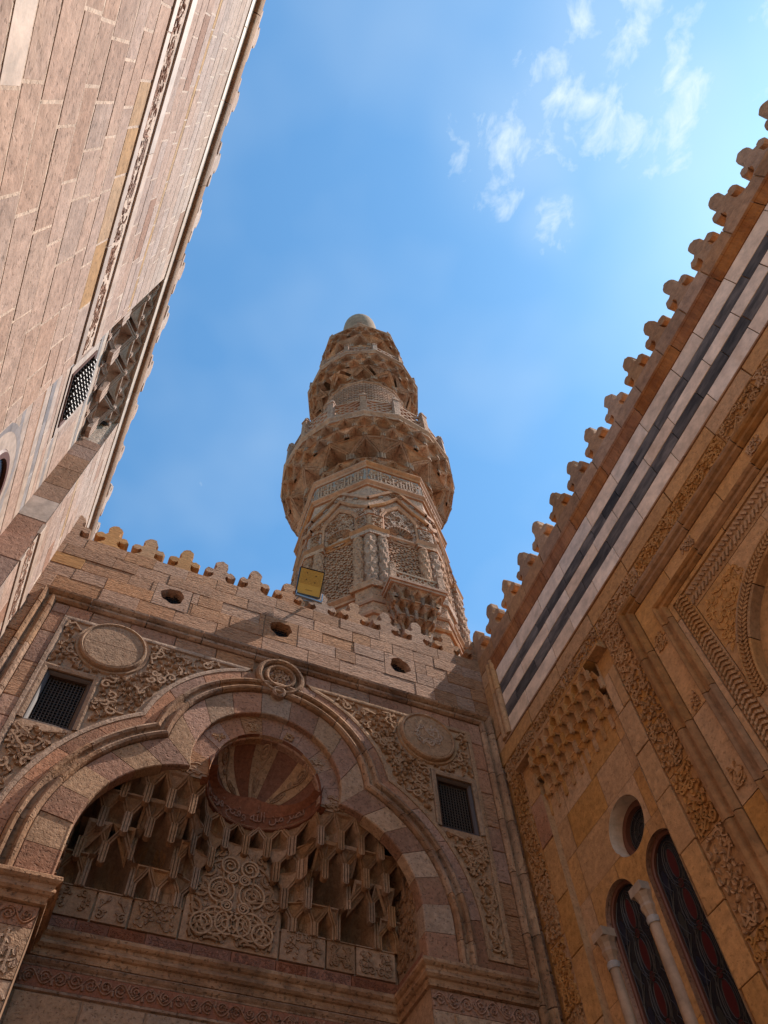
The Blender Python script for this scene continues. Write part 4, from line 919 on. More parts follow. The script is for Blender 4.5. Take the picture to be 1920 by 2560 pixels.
def glass_window(sc, hw, zs, z0):
    P_ = dens(arch_path(sc, hw, zs, z0), .3); n = len(P_)
    mb = MB(); mb.add([(x, YB, z) for x, z in P_]+[(x, .20, z) for x, z in P_], [(k, k+1, n+k+1, n+k) for k in range(n-1)]); w_ = mb.build('arched_window', M['pink'], RF)
    mb = MB(); mb.sweep(P_, [(-.03,.17),(-.03,.135),(-.02,.125),(-.002,.125),(-.002,.17)]); mb.build('window_frame', M['wood2'], w_)
    mb = MB(); mb.add([(x, .16, z) for x, z in P_], [tuple(range(n))]); mb.build('glass_pane', M['glass'], w_)
    cx = X(sc); hw2 = hw-.03; came = MB(); y = .158
    top = zs+hw2
    nz = 6
    for k in range(nz):
        zc_ = top-.22-k*.36
        mb = MB(); e = [(cx+.045*cos(a), zc_+.13*sin(a)) for a in [2*pi*q/14 for q in range(14)]]; mb.add([(x,y-.001,z) for x,z in e], [tuple(range(14))]); mb.build('red_glass', M['gred'], w_)
        mb = MB(); e = [(cx+.03*cos(a), zc_-.18+.04*sin(a)) for a in [2*pi*q/10 for q in range(10)]]; mb.add([(x,y-.001,z) for x,z in e], [tuple(range(10))]); mb.build('red_glass', M['gred'], w_)
        for sg in (-1, 1):
            mb = MB(); e = [(cx+sg*(hw2*.72+.035*cos(a)), zc_-.08+.11*sin(a)) for a in [2*pi*q/12 for q in range(12)]]; mb.add([(x,y-.001,z) for x,z in e], [tuple(range(12))]); mb.build('tinted_glass', M['gblue'] if (k+sg) % 2 else M['ggreen'], w_)
        for ra, rb in ((.05,.135),(.085,.175),(.11,.20)): ribbon(came, [(cx+ra*cos(a), zc_+rb*sin(a)) for a in [2*pi*q/20 for q in range(21)]], .007, y)
        for sg in (-1, 1):
            ribbon(came, [(cx+sg*hw2*(.55+.4*sin(t*pi)), zc_+.18-.36*t) for t in [q/8 for q in range(9)]], .007, y); ribbon(came, [(cx+sg*(.05+hw2*.8*t), zc_-.18+.12*sin(t*5)) for t in [q/6 for q in range(7)]], .006, y)
    for sg in (-1, -.33, .33, 1): ribbon(came, [(cx+sg*hw2*.96, z0), (cx+sg*hw2*.96, zs+.05)], .006, y)
    came.build('lead_lines', M['lead'], w_)
glass_window(*WA, 1.7); glass_window(*WB, 1.7)
n = 36; sc, zc_, r_ = OCU
mb = MB(); mb.disc([(r_, YB), (r_, .34)], n, X(sc), zc_, 0); ow = mb.build('round_window', M['awhite'], RF)
mb = MB(); mb.disc([(r_-.005,.26),(r_-.005,.22),(r_-.07,.21),(r_-.075,.26)], n, X(sc), zc_, 0); mb.build('window_frame', M['wood2'], ow)
mb = MB(); mb.disc([(0,.255),(r_,.255)], n, X(sc), zc_, 0); mb.build('glass_pane', M['glass'], ow)
came = MB()
for rr in (.06, .12, .18): ribbon(came, [(X(sc)+rr*cos(2*pi*q/24), zc_+rr*sin(2*pi*q/24)) for q in range(25)], .006, .252)
for k in range(8): ribbon(came, [(X(sc)+.06*cos(k*pi/4), zc_+.06*sin(k*pi/4)), (X(sc)+.19*cos(k*pi/4+.3), zc_+.19*sin(k*pi/4+.3))], .006, .252)
came.build('lead_lines', M['lead'], ow)
# marble colonnettes
for s in (4.60, 5.255):
    mb = MB(); mb.lathe([(.052,0),(.050,.9),(.048,1.72)], 16, X(s), .065, 1.98); cn = mb.build('colonnette', M['marcol'], RF, smooth=True)
    mb = MB(); mb.lathe([(.056,3.69),(.060,3.71),(.060,3.74),(.052,3.75)], 16, X(s), .065, 0); mb.build('collar', M['lgrey'], cn)
    mb = MB(); mb.lathe([(.050,3.75),(.058,3.79),(.076,3.83),(.066,3.86),(.072,3.90),(.094,3.945)], 8, X(s), .065, 0, pi/8, 2*pi+pi/8); mb.build('capital', M['marcol'], cn)
    mb = MB(); mb.box(X(s)-.085, X(s)+.085, -.02, .12, 3.945, 4.02); mb.build('abacus', M['marcol'], cn)
# stalactite cornice over the bay
wall_muq(RF, M['ochre'], X(5.5), X(4.0), 9, ((-.072,-.03,5.54,5.73,.03), (-.03,.025,5.73,5.91,.07), (.025,.085,5.91,6.08,.10), (.085,.10,6.08,6.235,.10)), rim=.008)
hmould('bay_cornice', M['ocarv'], 6.235, [(0,.03),(0,-.10),(.03,-.105),(.06,-.07),(.10,-.02),(.104,.03)], X(5.74), X(3.77), .8)
# second bay: nested frames round a big arch
def nframe(s, z, prof, name, mat, seg):
    sweep_pieces(dens([(X(s), 1.0), (X(s), z), (X(S0), z)], .22), prof, seg, name, mat, RF)
nframe(3.33, 6.23, [(-.10,.03),(-.10,-.012),(-.07,-.045),(-.045,-.05),(-.03,-.02),(.0,-.015),(.02,-.045),(.05,-.055),(.085,-.05),(.10,-.02),(.10,.03)], 'outer_frame', M['obrown'], .7)
nframe(3.12, 6.02, [(-.105,.03),(-.105,.004),(-.10,-.002),(.10,-.002),(.105,.004),(.105,.03)], 'frame_stone', M['ochre'], .75)
nframe(2.93, 5.83, [(-.08,.03),(-.08,-.012),(-.06,-.04),(-.04,-.045),(-.025,-.012),(.02,-.012),(.03,-.03),(.055,-.045),(.08,-.015),(.08,.03)], 'inner_frame', M['obrown'], .7)
nframe(2.82, 5.72, [(-.025,.03),(-.025,-.006),(.025,-.006),(.025,.03)], 'frame_fillet', M['ochre'], .9)
def lframe_carve(sa, sb, za, zb, seed):                # carved L band, vertical s sa..sb and horizontal z za..zb
    g = random.Random(seed); z = zb
    while z > 1.6:
        h = g.uniform(.5, .7); mb = MB(); mb.block(X(sb), X(sa), max(1.2, z-h)+.002, z-.002, y=.010, c=.002); fb = mb.build('leaf_band_stone', M['ocarv'], RF)
        q = MB()
        for k in range(int(h/.055)):
            zz = z-.03-k*.055
            for c_, sg in ((.28, 1), (.72, -1)):
                xm = X(sb)+(sb-sa)*c_; q.add([(xm-.03,.011,zz-.02*sg),(xm-.005,-.018,zz-.014),(xm+.03,.011,zz+.02*sg),(xm+.002,-.018,zz+.016)], [(0,1,3),(1,2,3),(0,3,1)])
                q.bar((xm-.035,.0,zz-.022*sg), (xm+.035,.0,zz+.022*sg), .016, .022)
        q.build('leaf_carving', M['ocarv'], fb); z -= h
    x = X(sa)
    while x < X(S0):
        w = g.uniform(.5, .7); mb = MB(); mb.block(x+.002, x+w-.002, za, zb, y=.010, c=.002); fb = mb.build('leaf_band_stone', M['ocarv'], RF); q = MB()
        for k in range(int(w/.055)):
            xx = x+.03+k*.055
            for c_, sg in ((.28, 1), (.72, -1)): zz = za+(zb-za)*c_; q.bar((xx-.022*sg,.0,zz-.035), (xx+.022*sg,.0,zz+.035), .016, .022)
        q.build('leaf_carving', M['ocarv'], fb); x += w
lframe_carve(2.61, 2.79, 5.44, 5.69, 400)
AC, AZ = 1.60, 4.25
arch_f = [lambda x: (None if abs(x-X(AC)) >= .99 else (-2.0, AZ+sqrt(.99**2-(x-X(AC))**2)))]
for za, zb in ((2.2,2.9),(2.9,3.5),(3.5,4.2),(4.2,4.85),(4.85,5.435)):
    for sa, sb in ((2.1,2.6),(1.6,2.1),(1.1,1.6),(.6,1.1),(.0,.6),(-.8,.0),(-1.9,-.8)):
        pierced(X(sb)+.002, X(sa)-.002, za+.002, zb-.002, .012, 'bay_stone', M['ochre'], RF, arch_f, [X(AC)-.99, X(AC)+.99])
ap = [(X(AC)-.94, 1.0), (X(AC)-.94, 2.6)]+[(X(AC)+.94*cos(pi-pi*i/36), AZ+.94*sin(pi*i/36)) for i in range(37)]+[(X(AC)+.94, 2.6), (X(AC)+.94, 1.0)]
sweep_pieces(ap, [(-.075,.10),(-.075,.0),(-.06,-.012),(-.045,.006),(.045,.006),(.055,-.014),(.07,-.012),(.075,.03)], .45, 'arch_ring_stone', M['ocarv'], RF)
q = MB()
for i in range(78):
    a = pi-pi*(i+.5)/78
    for rr, sg in ((.918, 1), (.964, -1)): da = .016*sg; q.bar((X(AC)+(rr-.018)*cos(a-da), -.002, AZ+(rr-.018)*sin(a-da)), (X(AC)+(rr+.018)*cos(a+da), -.002, AZ+(rr+.018)*sin(a+da)), .014, .02)
q.build('ring_leaf_carving', M['ocarv'], RF)
mb = MB(); mb.plate(X(AC)-.9, X(AC)+.9, 1.0, AZ+.9, .10); mb.build('arch_back', M['ochre'], RF)
scrolls(lambda x, z: x < X(2.02) and z < 5.40 and (x-X(AC))**2+(z-AZ)**2 > 1.04**2 and x > X(2.57) and z > 4.6, (X(2.6), X(2.0), 4.5, 5.44), .11, h=.010, w=.014, seed=77, y=.012).build('spandrel_carving', M['ochre'], RF)
for z in (6.02,): 
    for k, s in enumerate((2.3, 1.2, .2)): scrolls(rect_in(X(s)-.09, X(s)+.09, z-.07, z+.07), (X(s)-.09, X(s)+.09, z-.07, z+.07), .08, h=.016, seed=500+k, y=-.002).build('rosette', M['ocarv'], RF)
for k, z in enumerate((5.55, 4.75, 3.95)): scrolls(rect_in(X(3.12)-.07, X(3.12)+.07, z-.10, z+.10), (X(3.12)-.07, X(3.12)+.07, z-.1, z+.1), .08, h=.016, seed=510+k, y=-.002).build('rosette', M['ocarv'], RF)

# ================================================================== LEFT BUILDING (rose limestone)
A_L = -.0298; dl = Vector((sin(A_L), cos(A_L), 0)); nl_v = Vector((cos(A_L), -sin(A_L), 0)); CL = Vector((-1.542, 6.0, 0)).dot(nl_v)
LF = thing('mosque_building', 'sunlit rose limestone building with a recessed marble-striped bay and stalactite hood', 'building',
  mat4=Matrix(((dl.x, -nl_v.x, 0, nl_v.x*CL), (dl.y, -nl_v.y, 0, nl_v.y*CL), (0, 0, 1, 0), (0, 0, 0, 1))))
RA, RB, RD = 2.80, 4.965, .30
mb = MB()
mb.plate(-7, 9.0, -1.6, 10.44, .0022, [(RA, RB, -1.6, 10.21)]); mb.plate(-7, 9.0, -1.6, 10.44, .9); mb.plate(RA, RB, -1.6, 9.24, RD+.02); mb.plate(RA, RB, 9.2, 10.21, .8)
mb.quad((-7,.008,10.44),(9,.008,10.44),(9,.9,10.44),(-7,.9,10.44)); mb.quad((RA,.008,-1.6),(RA,RD+.02,-1.6),(RA,RD+.02,10.21),(RA,.008,10.21)); mb.quad((RB+.02,.008,-1.6),(RB+.02,RD+.02,-1.6),(RB+.02,RD+.02,10.21),(RB+.02,.008,10.21)); mb.quad((RA,0.008,10.21),(RB,.008,10.21),(RB,.8,10.21),(RA,.8,10.21)); mb.quad((9,.008,-1.6),(9,.9,-1.6),(9,.9,10.44),(9,.008,10.44))
mb.build('wall_core', M['lmort'], LF)
def lpick(g, x, z):
    if 3.70 < z < 3.97 and x < .74: return M['lwhite']
    if 6.08 < z < 6.42 and .3 < x < 2.0: return M['lyel']
    return M['lpink'] if g.random() < .96 else M['lcarv']
zl = [2.75, 3.06, 3.38, 3.70, 3.955, 4.24, 4.575, 4.885, 5.165, 5.56, 5.82, 6.085, 6.42]
hl = [(RA, RB, -1.6, 10.21)]
courses(LF, M['lpink'], -.8, 6.1, zl, .27, .60, seed=130, y=0., jit=.0011, c=.0016, gap=.010, dep=.03, holes=hl, pick=lpick)
zu = [7.145, 7.42, 7.68, 7.94, 8.18, 8.30, 8.58, 8.86, 9.14, 9.42, 9.72, 10.04]
courses(LF, M['lpink'], -.9, 8.4, zu, .32, .66, seed=131, y=0., jit=.0011, c=.0016, gap=.008, dep=.03, holes=hl,
        pick=lambda g, x, z: M['lyel'] if 8.18 < z < 8.30 else (M['lpink'] if g.random() < .95 else M['lcarv']), keep=lambda p, q, za, zb: q < 6.3 or zb > 8.5)
def lband(name, mat, z0, z1, y, lo, hi, seg, ranges=((-1.3, RA), (RB, 6.2))):
    g = random.Random(int(z0*100))
    for a, b in ranges:
        x = a
        while x < b-.01:
            w = min(g.uniform(seg*.7, seg*1.3), b-x); w = b-x if b-x-w < .2 else w
            mb = MB(); mb.block(x+.002, x+w-.002, z0, z1, y=y+g.uniform(-.002,.002), dep=.04, c=.004, jit=.002, rng=g); o = mb.build(name, mat, LF); x += w
            if hi: scrolls(rect_in(x-w+.004, x-.004, z0+.02, z1-.02), (x-w, x, z0, z1), .10, h=.014, w=.020, y=y+.001, seed=int(x*60), tries=700).build('band_carving', M['lcarv'], o)
lband('white_band_stone', M['lwhite'], 6.424, 6.555, -.014, 0, 0, 1.3)
lband('carved_band_stone', M['lcarv'], 6.565, 6.875, .010, 0, 1, 1.0)
lband('white_band_stone', M['lwhite'], 6.955, 7.135, -.016, 0, 0, 1.2)
for a_, b_ in ((-1.3, RA), (RB, 6.2)): mb = MB(); mb.plate(a_, b_, 6.875, 6.955, .006); mb.build('painted_gap_shade', M['lroof'], LF)  # dark brown strip, shade of the gap between bands put into colour
lband('white_fillet', M['lwhite'], 10.05, 10.235, -.012, 0, 0, 1.1, ((-1.3, 8.7),))
lband('upper_course_stone', M['lpink'], 10.24, 10.43, 0, 0, 0, .8, ((-1.3, 8.7),))
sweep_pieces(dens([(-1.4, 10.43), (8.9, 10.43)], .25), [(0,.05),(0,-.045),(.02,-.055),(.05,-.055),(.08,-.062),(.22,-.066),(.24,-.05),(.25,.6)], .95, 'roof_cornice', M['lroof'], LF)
merlon_row(LF, lambda k: M['lpink'], [-.95+.775*k for k in range(13)], .70, .66, .24, 10.66, -.045, 14)
# recess: striped marble back, jamb stones, stalactite hood
st = [(2.6,'p'),(3.6,'w'),(3.8,'g'),(4.0,'p'),(4.45,'w'),(4.7,'p'),(5.05,'w'),(5.2,'g'),(5.35,'w'),(5.5,'p'),(6.28,'w'),(6.42,'g'),(6.52,'w'),(6.68,'p'),(6.98,'d'),(7.03,'w'),(7.20,'g'),(7.34,'w'),(7.50,'p'),(7.62,'w'),(7.74,'g'),(7.86,'w'),(8.0,'p'),(8.75,'w'),(8.88,'g'),(9.0,'w'),(9.16,'p'),(9.4,'')]
WN = (3.54, 4.21, 7.87, 8.75); RO = (4.0, 5.93, .38)
mm = dict(w='lwhite', g='lgrey', p='lpink', d='lroof')
for k, ((za, t), (zb, _)) in enumerate(zip(st, st[1:])):
    courses(LF, M[mm[t]], RA, RB, [za, zb], .5, 1.0, name='stripe_stone', y=RD, jit=.0015, c=.002, gap=.0015, dep=.03, seed=150+k, holes=[(WN[0]-.10, WN[1]+.10, WN[2]-.08, WN[3]+.08)])
mb = MB(); x0, x1, z0, z1 = WN
mb.plate(x0-.10, x1+.10, z0-.08, z1+.08, RD-.004, [WN]); lw = mb.build('window', M['lwhite'], LF)
mb = MB(); mb.plate(x0, x1, z0, z1, RD+.018); mb.build('dark_backing', M['black'], lw)
mb = MB(); mb.sweep([(x0+.02,z0+.02),(x0+.02,z1-.02),(x1-.02,z1-.02),(x1-.02,z0+.02)], [(-.02,RD+.02),(-.02,RD-.012),(.02,RD-.018),(.02,RD+.02)], closed=True); mb.build('window_frame', M['wood2'], lw)
mb = MB(); nc, nq = 6, 8
for i in range(nc):
    cx = x0+.05+(x1-x0-.1)*(i+.5)/nc
    prof = []
    for j in range(nq):
        zz = z0+.05+(z1-z0-.1)*(j+.5)/nq; hh = (z1-z0-.1)/nq
        prof += [(.008, zz-hh*.45), (.012, zz-hh*.2), (.030, zz-hh*.05), (.030, zz+hh*.08), (.012, zz+hh*.25)]
    mb.lathe(prof, 7, cx, RD-.03, 0)
mb.build('turned_grille', M['bead'], lw)
rx, rz, rr = RO
mb = MB(); mb.disc([(rr+.26,RD),(rr+.26,RD-.012),(rr+.18,RD-.012)], 40, rx, rz, 0); rw = mb.build('round_window', M['lgrey'], LF)
mb = MB(); mb.disc([(rr+.18,RD-.011),(rr+.02,RD-.013),(rr+.02,RD-.003)], 40, rx, rz, 0); mb.build('marble_ring', M['lwhite'], rw)
mb = MB(); mb.disc([(rr+.02,RD-.008),(rr,RD-.03),(rr-.06,RD-.03),(rr-.07,RD+.0)], 40, rx, rz, 0); mb.build('window_frame', M['wood2'], rw)
mb = MB(); mb.disc([(0,RD-.003),(rr-.05,RD-.003)], 32, rx, rz, 0); mb.build('glass_pane', M['glass'], rw)
gj = random.Random(4); z = 3.0
while z < 9.24:
    h = gj.uniform(.28, .46); top = min(z+h, 9.25)
    mt = 'lwhite' if abs(z-7.2) < .13 else ('lcarv' if gj.random() < .55 else 'ljamb')
    mb = MB(); j = gj.uniform(-.004, .004); mb.box(RB+j, RB+.04, .010, RD+.004, z+.004, top-.004); mb.build('jamb_stone', M[mt], LF); z = top
for n_, tr_ in ((6, (-.295,-.23,9.20,9.42,.08)), (4, (-.23,-.09,9.42,9.84,.30)), (8, (-.09,-.03,9.84,10.03,.20)), (8, (-.03,-.004,10.03,10.205,.20))):
    wall_muq(LF, M['lpink'], RA, RB, n_, (tr_,), rim=.018, nx=8, fr=.11, pend=n_ == 4, carve=61, relief=.014, vary=lambda x: .7+.5*abs(sin(x*9.1)))

# ================================================================== MINARET
AZM = radians(24.9); RHO = 9.4
MN = thing('minaret', 'tall octagonal carved stone minaret with stalactite balconies rising behind the gateway', 'minaret',
  mat4=Matrix.Translation((RHO*sin(AZM), RHO*cos(AZM), 0)) @ Matrix.Rotation(-AZM, 4, 'Z'))
R8 = 1.75; AP = R8*cos(pi/8); HW = R8*sin(pi/8)
def ngon(n, r, ph): return [(r*cos(ph+2*pi*k/n), r*sin(ph+2*pi*k/n)) for k in range(n)]
def npr(mb, n, r0, z0, r1, z1, ph, cap=False):
    a = ngon(n, r0, ph); b = ngon(n, r1, ph)
    mb.add([(x,y,z0) for x,y in a]+[(x,y,z1) for x,y in b], [(k,(k+1)%n,n+(k+1)%n,n+k) for k in range(n)]+([tuple(range(n,2*n))] if cap else []))
P0 = -pi/2
mb = MB(); npr(mb, 8, R8, -1.6, R8, 16.6, P0); mb.build('shaft', M['min'], MN)
def fmap(th, ap=AP):
    n_ = (cos(th), sin(th)); t_ = (-sin(th), cos(th))
    return lambda x, y, z: (n_[0]*(ap-y)+t_[0]*x, n_[1]*(ap-y)+t_[1]*x, z)
def band_ring(name, mat, n, r, z0, z1, prof, ph=P0):     # moulding round the shaft, one stone per face; prof (out, height 0..1)
    for k in range(n):
        a0, a1 = ph+2*pi*k/n, ph+2*pi*(k+1)/n
        if sin((a0+a1)/2) > .45: continue
        V = []
        for a in (a0, a1):
            for o, h in prof: V.append(((r+o)*cos(a), (r+o)*sin(a), z0+(z1-z0)*h))
        m = len(prof); mb = MB(); mb.add(V, [(i, m+i, m+i+1, i+1) for i in range(m-1)]); mb.build(name, mat, MN)
CORN = [(0,0),(.05,.02),(.06,.2),(.03,.28),(.035,.5),(.08,.7),(.10,.8),(.10,.98),(0,1)]
band_ring('string_course', M['mor'], 8, R8, 16.30, 16.58, CORN); band_ring('string_course', M['mor'], 8, R8, 15.36, 15.56, CORN)
band_ring('string_course', M['mor'], 8, R8, 13.02, 13.20, CORN); band_ring('string_course', M['mor'], 8, R8, 11.02, 11.20, CORN)
def bars(mb, pts, w, h, y=0.):
    for a, b in zip(pts, pts[1:]): mb.bar((a[0], y-h/2, a[1]), (b[0], y-h/2, b[1]), w, h) if abs(a[0]-b[0]) > 1e-6 else mb.bar((a[0], y-h/2, a[1]), (b[0], y-h/2, b[1]), w, h)
for f in range(-2, 2):
    th = P0+pi/8+f*pi/4; mp = fmap(th)
    def B(m, name, mat, **k): return m.build(name, mat, MN, mp=mp, **k)
    mb = MB(); mb.box(-HW+.03, HW-.03, -.015, .03, 15.57, 16.29); ib2 = B(mb, 'inscription_panel', M['mslate'])
    mb = MB(); gg = random.Random(900+f); x = -HW+.08
    while x < HW-.08:                                  # raised script: tall uprights over looped baseline
        h = gg.choice((.22,.34,.46,.5)); mb.box(x, x+.035, -.045, -.014, 15.68, 15.68+h); mb.box(x-.015, x+.05, -.045, -.014, 15.68+h, 15.72+h) if gg.random() < .4 else None
        if gg.random() < .7: mb.box(x, x+gg.uniform(.08,.16), -.045, -.014, 15.66, 15.71)
        if gg.random() < .4: zz = gg.uniform(15.8, 16.1); mb.box(x-.05, x+.09, -.045, -.014, zz, zz+.04)
        x += gg.uniform(.065, .12)
    mb.build('raised_letters', M['mgrey'], ib2, mp=mp)
    scrolls(rect_in(-HW+.06, HW-.06, 15.62, 16.24), (-HW, HW, 15.6, 16.26), .17, h=.022, w=.026, seed=910+f, y=-.014, tries=700).build('letter_scrolls', M['mgrey'], ib2, mp=mp)
    # keel-arched panel
    kp = [(-.40,13.20),(-.40,14.05),(-.30,14.28),(0,14.62),(.30,14.28),(.40,14.05),(.40,13.20)]
    mb = MB(); mb.sweep(dens(kp, .2), [(-.045,.02),(-.045,-.05),(-.01,-.07),(.02,-.05),(.045,-.065),(.05,.02)]); B(mb, 'keel_moulding', M['mor'])
    mb = MB(); mb.sweep(dens([(-HW-.02,14.26),(-.32,14.62),(0,15.05),(.32,14.62),(HW+.02,14.26)], .2), [(-.045,.02),(-.045,-.05),(0,-.075),(.045,-.05),(.045,.02)]); B(mb, 'chevron_moulding', M['mor'])
    mb = MB(); mb.sweep(dens([(-.06,15.38),(-HW-.02,14.68)], .2), [(-.04,.02),(-.04,-.06),(.04,-.06),(.04,.02)]); B(mb, 'chevron_moulding', M['mor'])
    mb = MB(); mb.sweep(dens([(.06,15.38),(HW+.02,14.68)], .2), [(-.04,.02),(-.04,-.06),(.04,-.06),(.04,.02)]); B(mb, 'chevron_moulding', M['mor'])
    scrolls(lambda x, z: abs(x) < .26-abs(z-15.12)*.3 and 15.0+abs(x) < z < 15.30, (-.3,.3,14.9,15.32), .10, h=.04, w=.03, seed=920+f).build('carved_triangle', M['mgrey'], MN, mp=mp)
    for sg in (-1, 1):
        scrolls(lambda x, z: .36 < x*sg < HW-.05 and 14.0 < z < 14.32+ (HW-x*sg)*.5, (min(sg*.3,sg*HW), max(sg*.3,sg*HW), 13.9, 14.7), .12, h=.03, w=.03, seed=930+f+sg).build('carved_spandrel', M['min'], MN, mp=mp)
        mb = MB(); z_ = 14.98; x_ = sg*.42; mb.prism([(x_-.11,z_-.02),(x_,z_-.10),(x_+.11,z_+.0),(x_,z_+.09)], -.03, .01); B(mb, 'slate_lozenge', M['mslate'])
    scrolls(lambda x, z: abs(x) < .33 and x*x+(z-13.42)**2 > .36**2 and z < 14.5-abs(x)*.9 and z > 13.3, (-.36,.36,13.2,14.6), .12, h=.04, w=.03, seed=940+f).build('keel_carving', M['mgrey'], MN, mp=mp)
    # shell hood
    mb = MB(); nf = 11; cz = 13.42
    mb.disc([(.31,.0),(.33,-.06),(.27,-.07),(.25,-.01)], 30, 0, cz, 0)
    for k in range(nf):
        a0, a1 = pi*k/nf, pi*(k+1)/nf; am_ = (a0+a1)/2
        mb.add([(.07*cos(a0),-.005,cz+.07*sin(a0)),(.07*cos(a1),-.005,cz+.07*sin(a1)),(.30*cos(a1),-.01,cz+.30*sin(a1)),(.30*cos(a0),-.01,cz+.30*sin(a0)),(.08*cos(am_),-.03,cz+.08*sin(am_)),(.29*cos(am_),-.085,cz+.29*sin(am_))], [(0,4,5,3),(4,1,2,5),(3,5,2)])
    mb.build('shell_hood', M['min'], MN, mp=mp)
    for k in range(9):
        a = pi*(k+.5)/9; mb = MB(); mb.bar((.36*cos(a),-.02,cz+.36*sin(a)), (.50*cos(a) if abs(cos(a)) < .7 else .40*cos(a)/abs(cos(a))*.95,-.02,min(cz+.5*sin(a), 14.35)), .035, .05); B(mb, 'ray', M['min'])
    # star-carved lower panel
    mb = MB(); mb.box(-.36, .36, -.012, .02, 11.22, 13.0); pn2 = B(mb, 'star_panel', M['mgrey'])
    q = MB(); step = .235
    for iz in range(8):
        for ix in range(-1, 2):
            cx, cz2 = ix*step+(.0 if iz % 2 else .06), 11.36+iz*step
            if abs(cx) > .33: continue
            for a in range(6): an = a*pi/3+.3; q.bar((cx+.045*cos(an),-.03,cz2+.045*sin(an)), (cx+.115*cos(an),-.03,cz2+.115*sin(an)), .03, .04)
            q.bar((cx-.06,-.03,cz2+.11), (cx+.10,-.03,cz2+.13), .024, .04)
    q.build('star_carving', M['min'], pn2, mp=mp)
    # base panels
    mb = MB(); mb.sweep(dens([(-.34,9.4),(-.34,10.55),(0,10.9),(.34,10.55),(.34,9.4)], .3), [(-.03,.02),(-.03,-.04),(.03,-.04),(.03,.02)]); B(mb, 'base_moulding', M['mor'])
# triple colonnettes at every corner
def column_mesh(r, h, diamond):
    mb = MB(); nr2, nz2 = 20, 34; V = []
    for j in range(nz2+1):
        z = h*j/nz2
        for i in range(nr2):
            a = 2*pi*i/nr2
            m = .46*abs(sin(3*a+z*8))*abs(sin(3*a-z*8))-.14 if diamond else .30*abs(sin(3*a+z*8.5))-.13
            if j < 3 or j > nz2-3: m = .12 if j in (1, nz2-1) else 0
            V.append((r*(1+m)*cos(a), r*(1+m)*sin(a), z))
    mb.add(V, [(j*nr2+i, j*nr2+(i+1)%nr2, (j+1)*nr2+(i+1)%nr2, (j+1)*nr2+i) for j in range(nz2) for i in range(nr2)]); return mb
proto_c = {}
for c_ in range(-2, 3):
    an = P0+c_*pi/4
    for q in (-1, 0, 1):
        key = q == 0; r = .125 if key else .105
        px, py = (R8+.0)*cos(an), (R8+.0)*sin(an)
        if q: 
            th = an+q*pi/8; t_ = (-sin(th), cos(th)); px += t_[0]*.23*q+cos(th)*.05; py += t_[1]*.23*q+sin(th)*.05
        if key not in proto_c:
            o = column_mesh(r, 1.72, key).build('colonnette', M['min'], MN); o.location = (px, py, 11.27); proto_c[key] = o
        else: mesh_copy(proto_c[key], MN, (px, py, 11.27), rz=c_*.7+q)
    wedge = lambda e, z0, z1, w0, w1: [((R8+e)*cos(an), (R8+e)*sin(an))]
    def corner_block(z0, z1, e0, e1, wd, name, mat):
        V = []
        for z, e in ((z0, e0), (z1, e1)):
            V.append(((R8+e)*cos(an), (R8+e)*sin(an), z))
            for sg in (-1, 1):
                th = an+sg*pi/8; t_ = (-sin(th), cos(th)); bx_, by_ = R8*cos(an)+t_[0]*wd*sg, R8*sin(an)+t_[1]*wd*sg
                V.append((bx_+cos(th)*e*.92, by_+sin(th)*e*.92, z)); V.append((bx_-cos(th)*.05, by_-sin(th)*.05, z))
        mb = MB(); mb.add(V, [(0,3,8,5),(3,4,9,8),(1,0,5,6),(2,1,6,7),(0,1,2,4,3),(5,8,9,7,6)]); return mb.build(name, mat, MN)
    corner_block(13.0, 13.12, .16, .16, .36, 'abacus', M['min']); corner_block(13.12, 13.24, .13, .19, .38, 'corner_moulding', M['mor'])
    corner_block(13.24, 13.86, .09, .09, .26, 'corner_block', M['min']); corner_block(13.86, 13.95, .12, .06, .28, 'corner_cap', M['mor'])
    corner_block(11.12, 11.27, .17, .19, .38, 'column_base', M['min']); corner_block(10.2, 11.12, .06, .12, .30, 'pedestal', M['min']); corner_block(9.6, 10.2, .0, .06, .05, 'pedestal_point', M['min'])
    for sg in (-1, 1):
        scrolls(rect_in(.02, .24, 13.28, 13.82), (0,.26,13.26,13.84), .11, h=.03, w=.026, seed=960+c_*2+sg).build('block_carving', M['mgrey'], MN, mp=lambda x, y, z, th=an+sg*pi/8, sg=sg: (lambda t_: (R8*cos(an)+t_[0]*x*sg+cos(th)*(.085-y), R8*sin(an)+t_[1]*x*sg+sin(th)*(.085-y), z))((-sin(th), cos(th))))
    for zz in (10.35, 10.7): corner_block(zz, zz+.05, .12, .14, .31, 'pedestal_fillet', M['mor'])
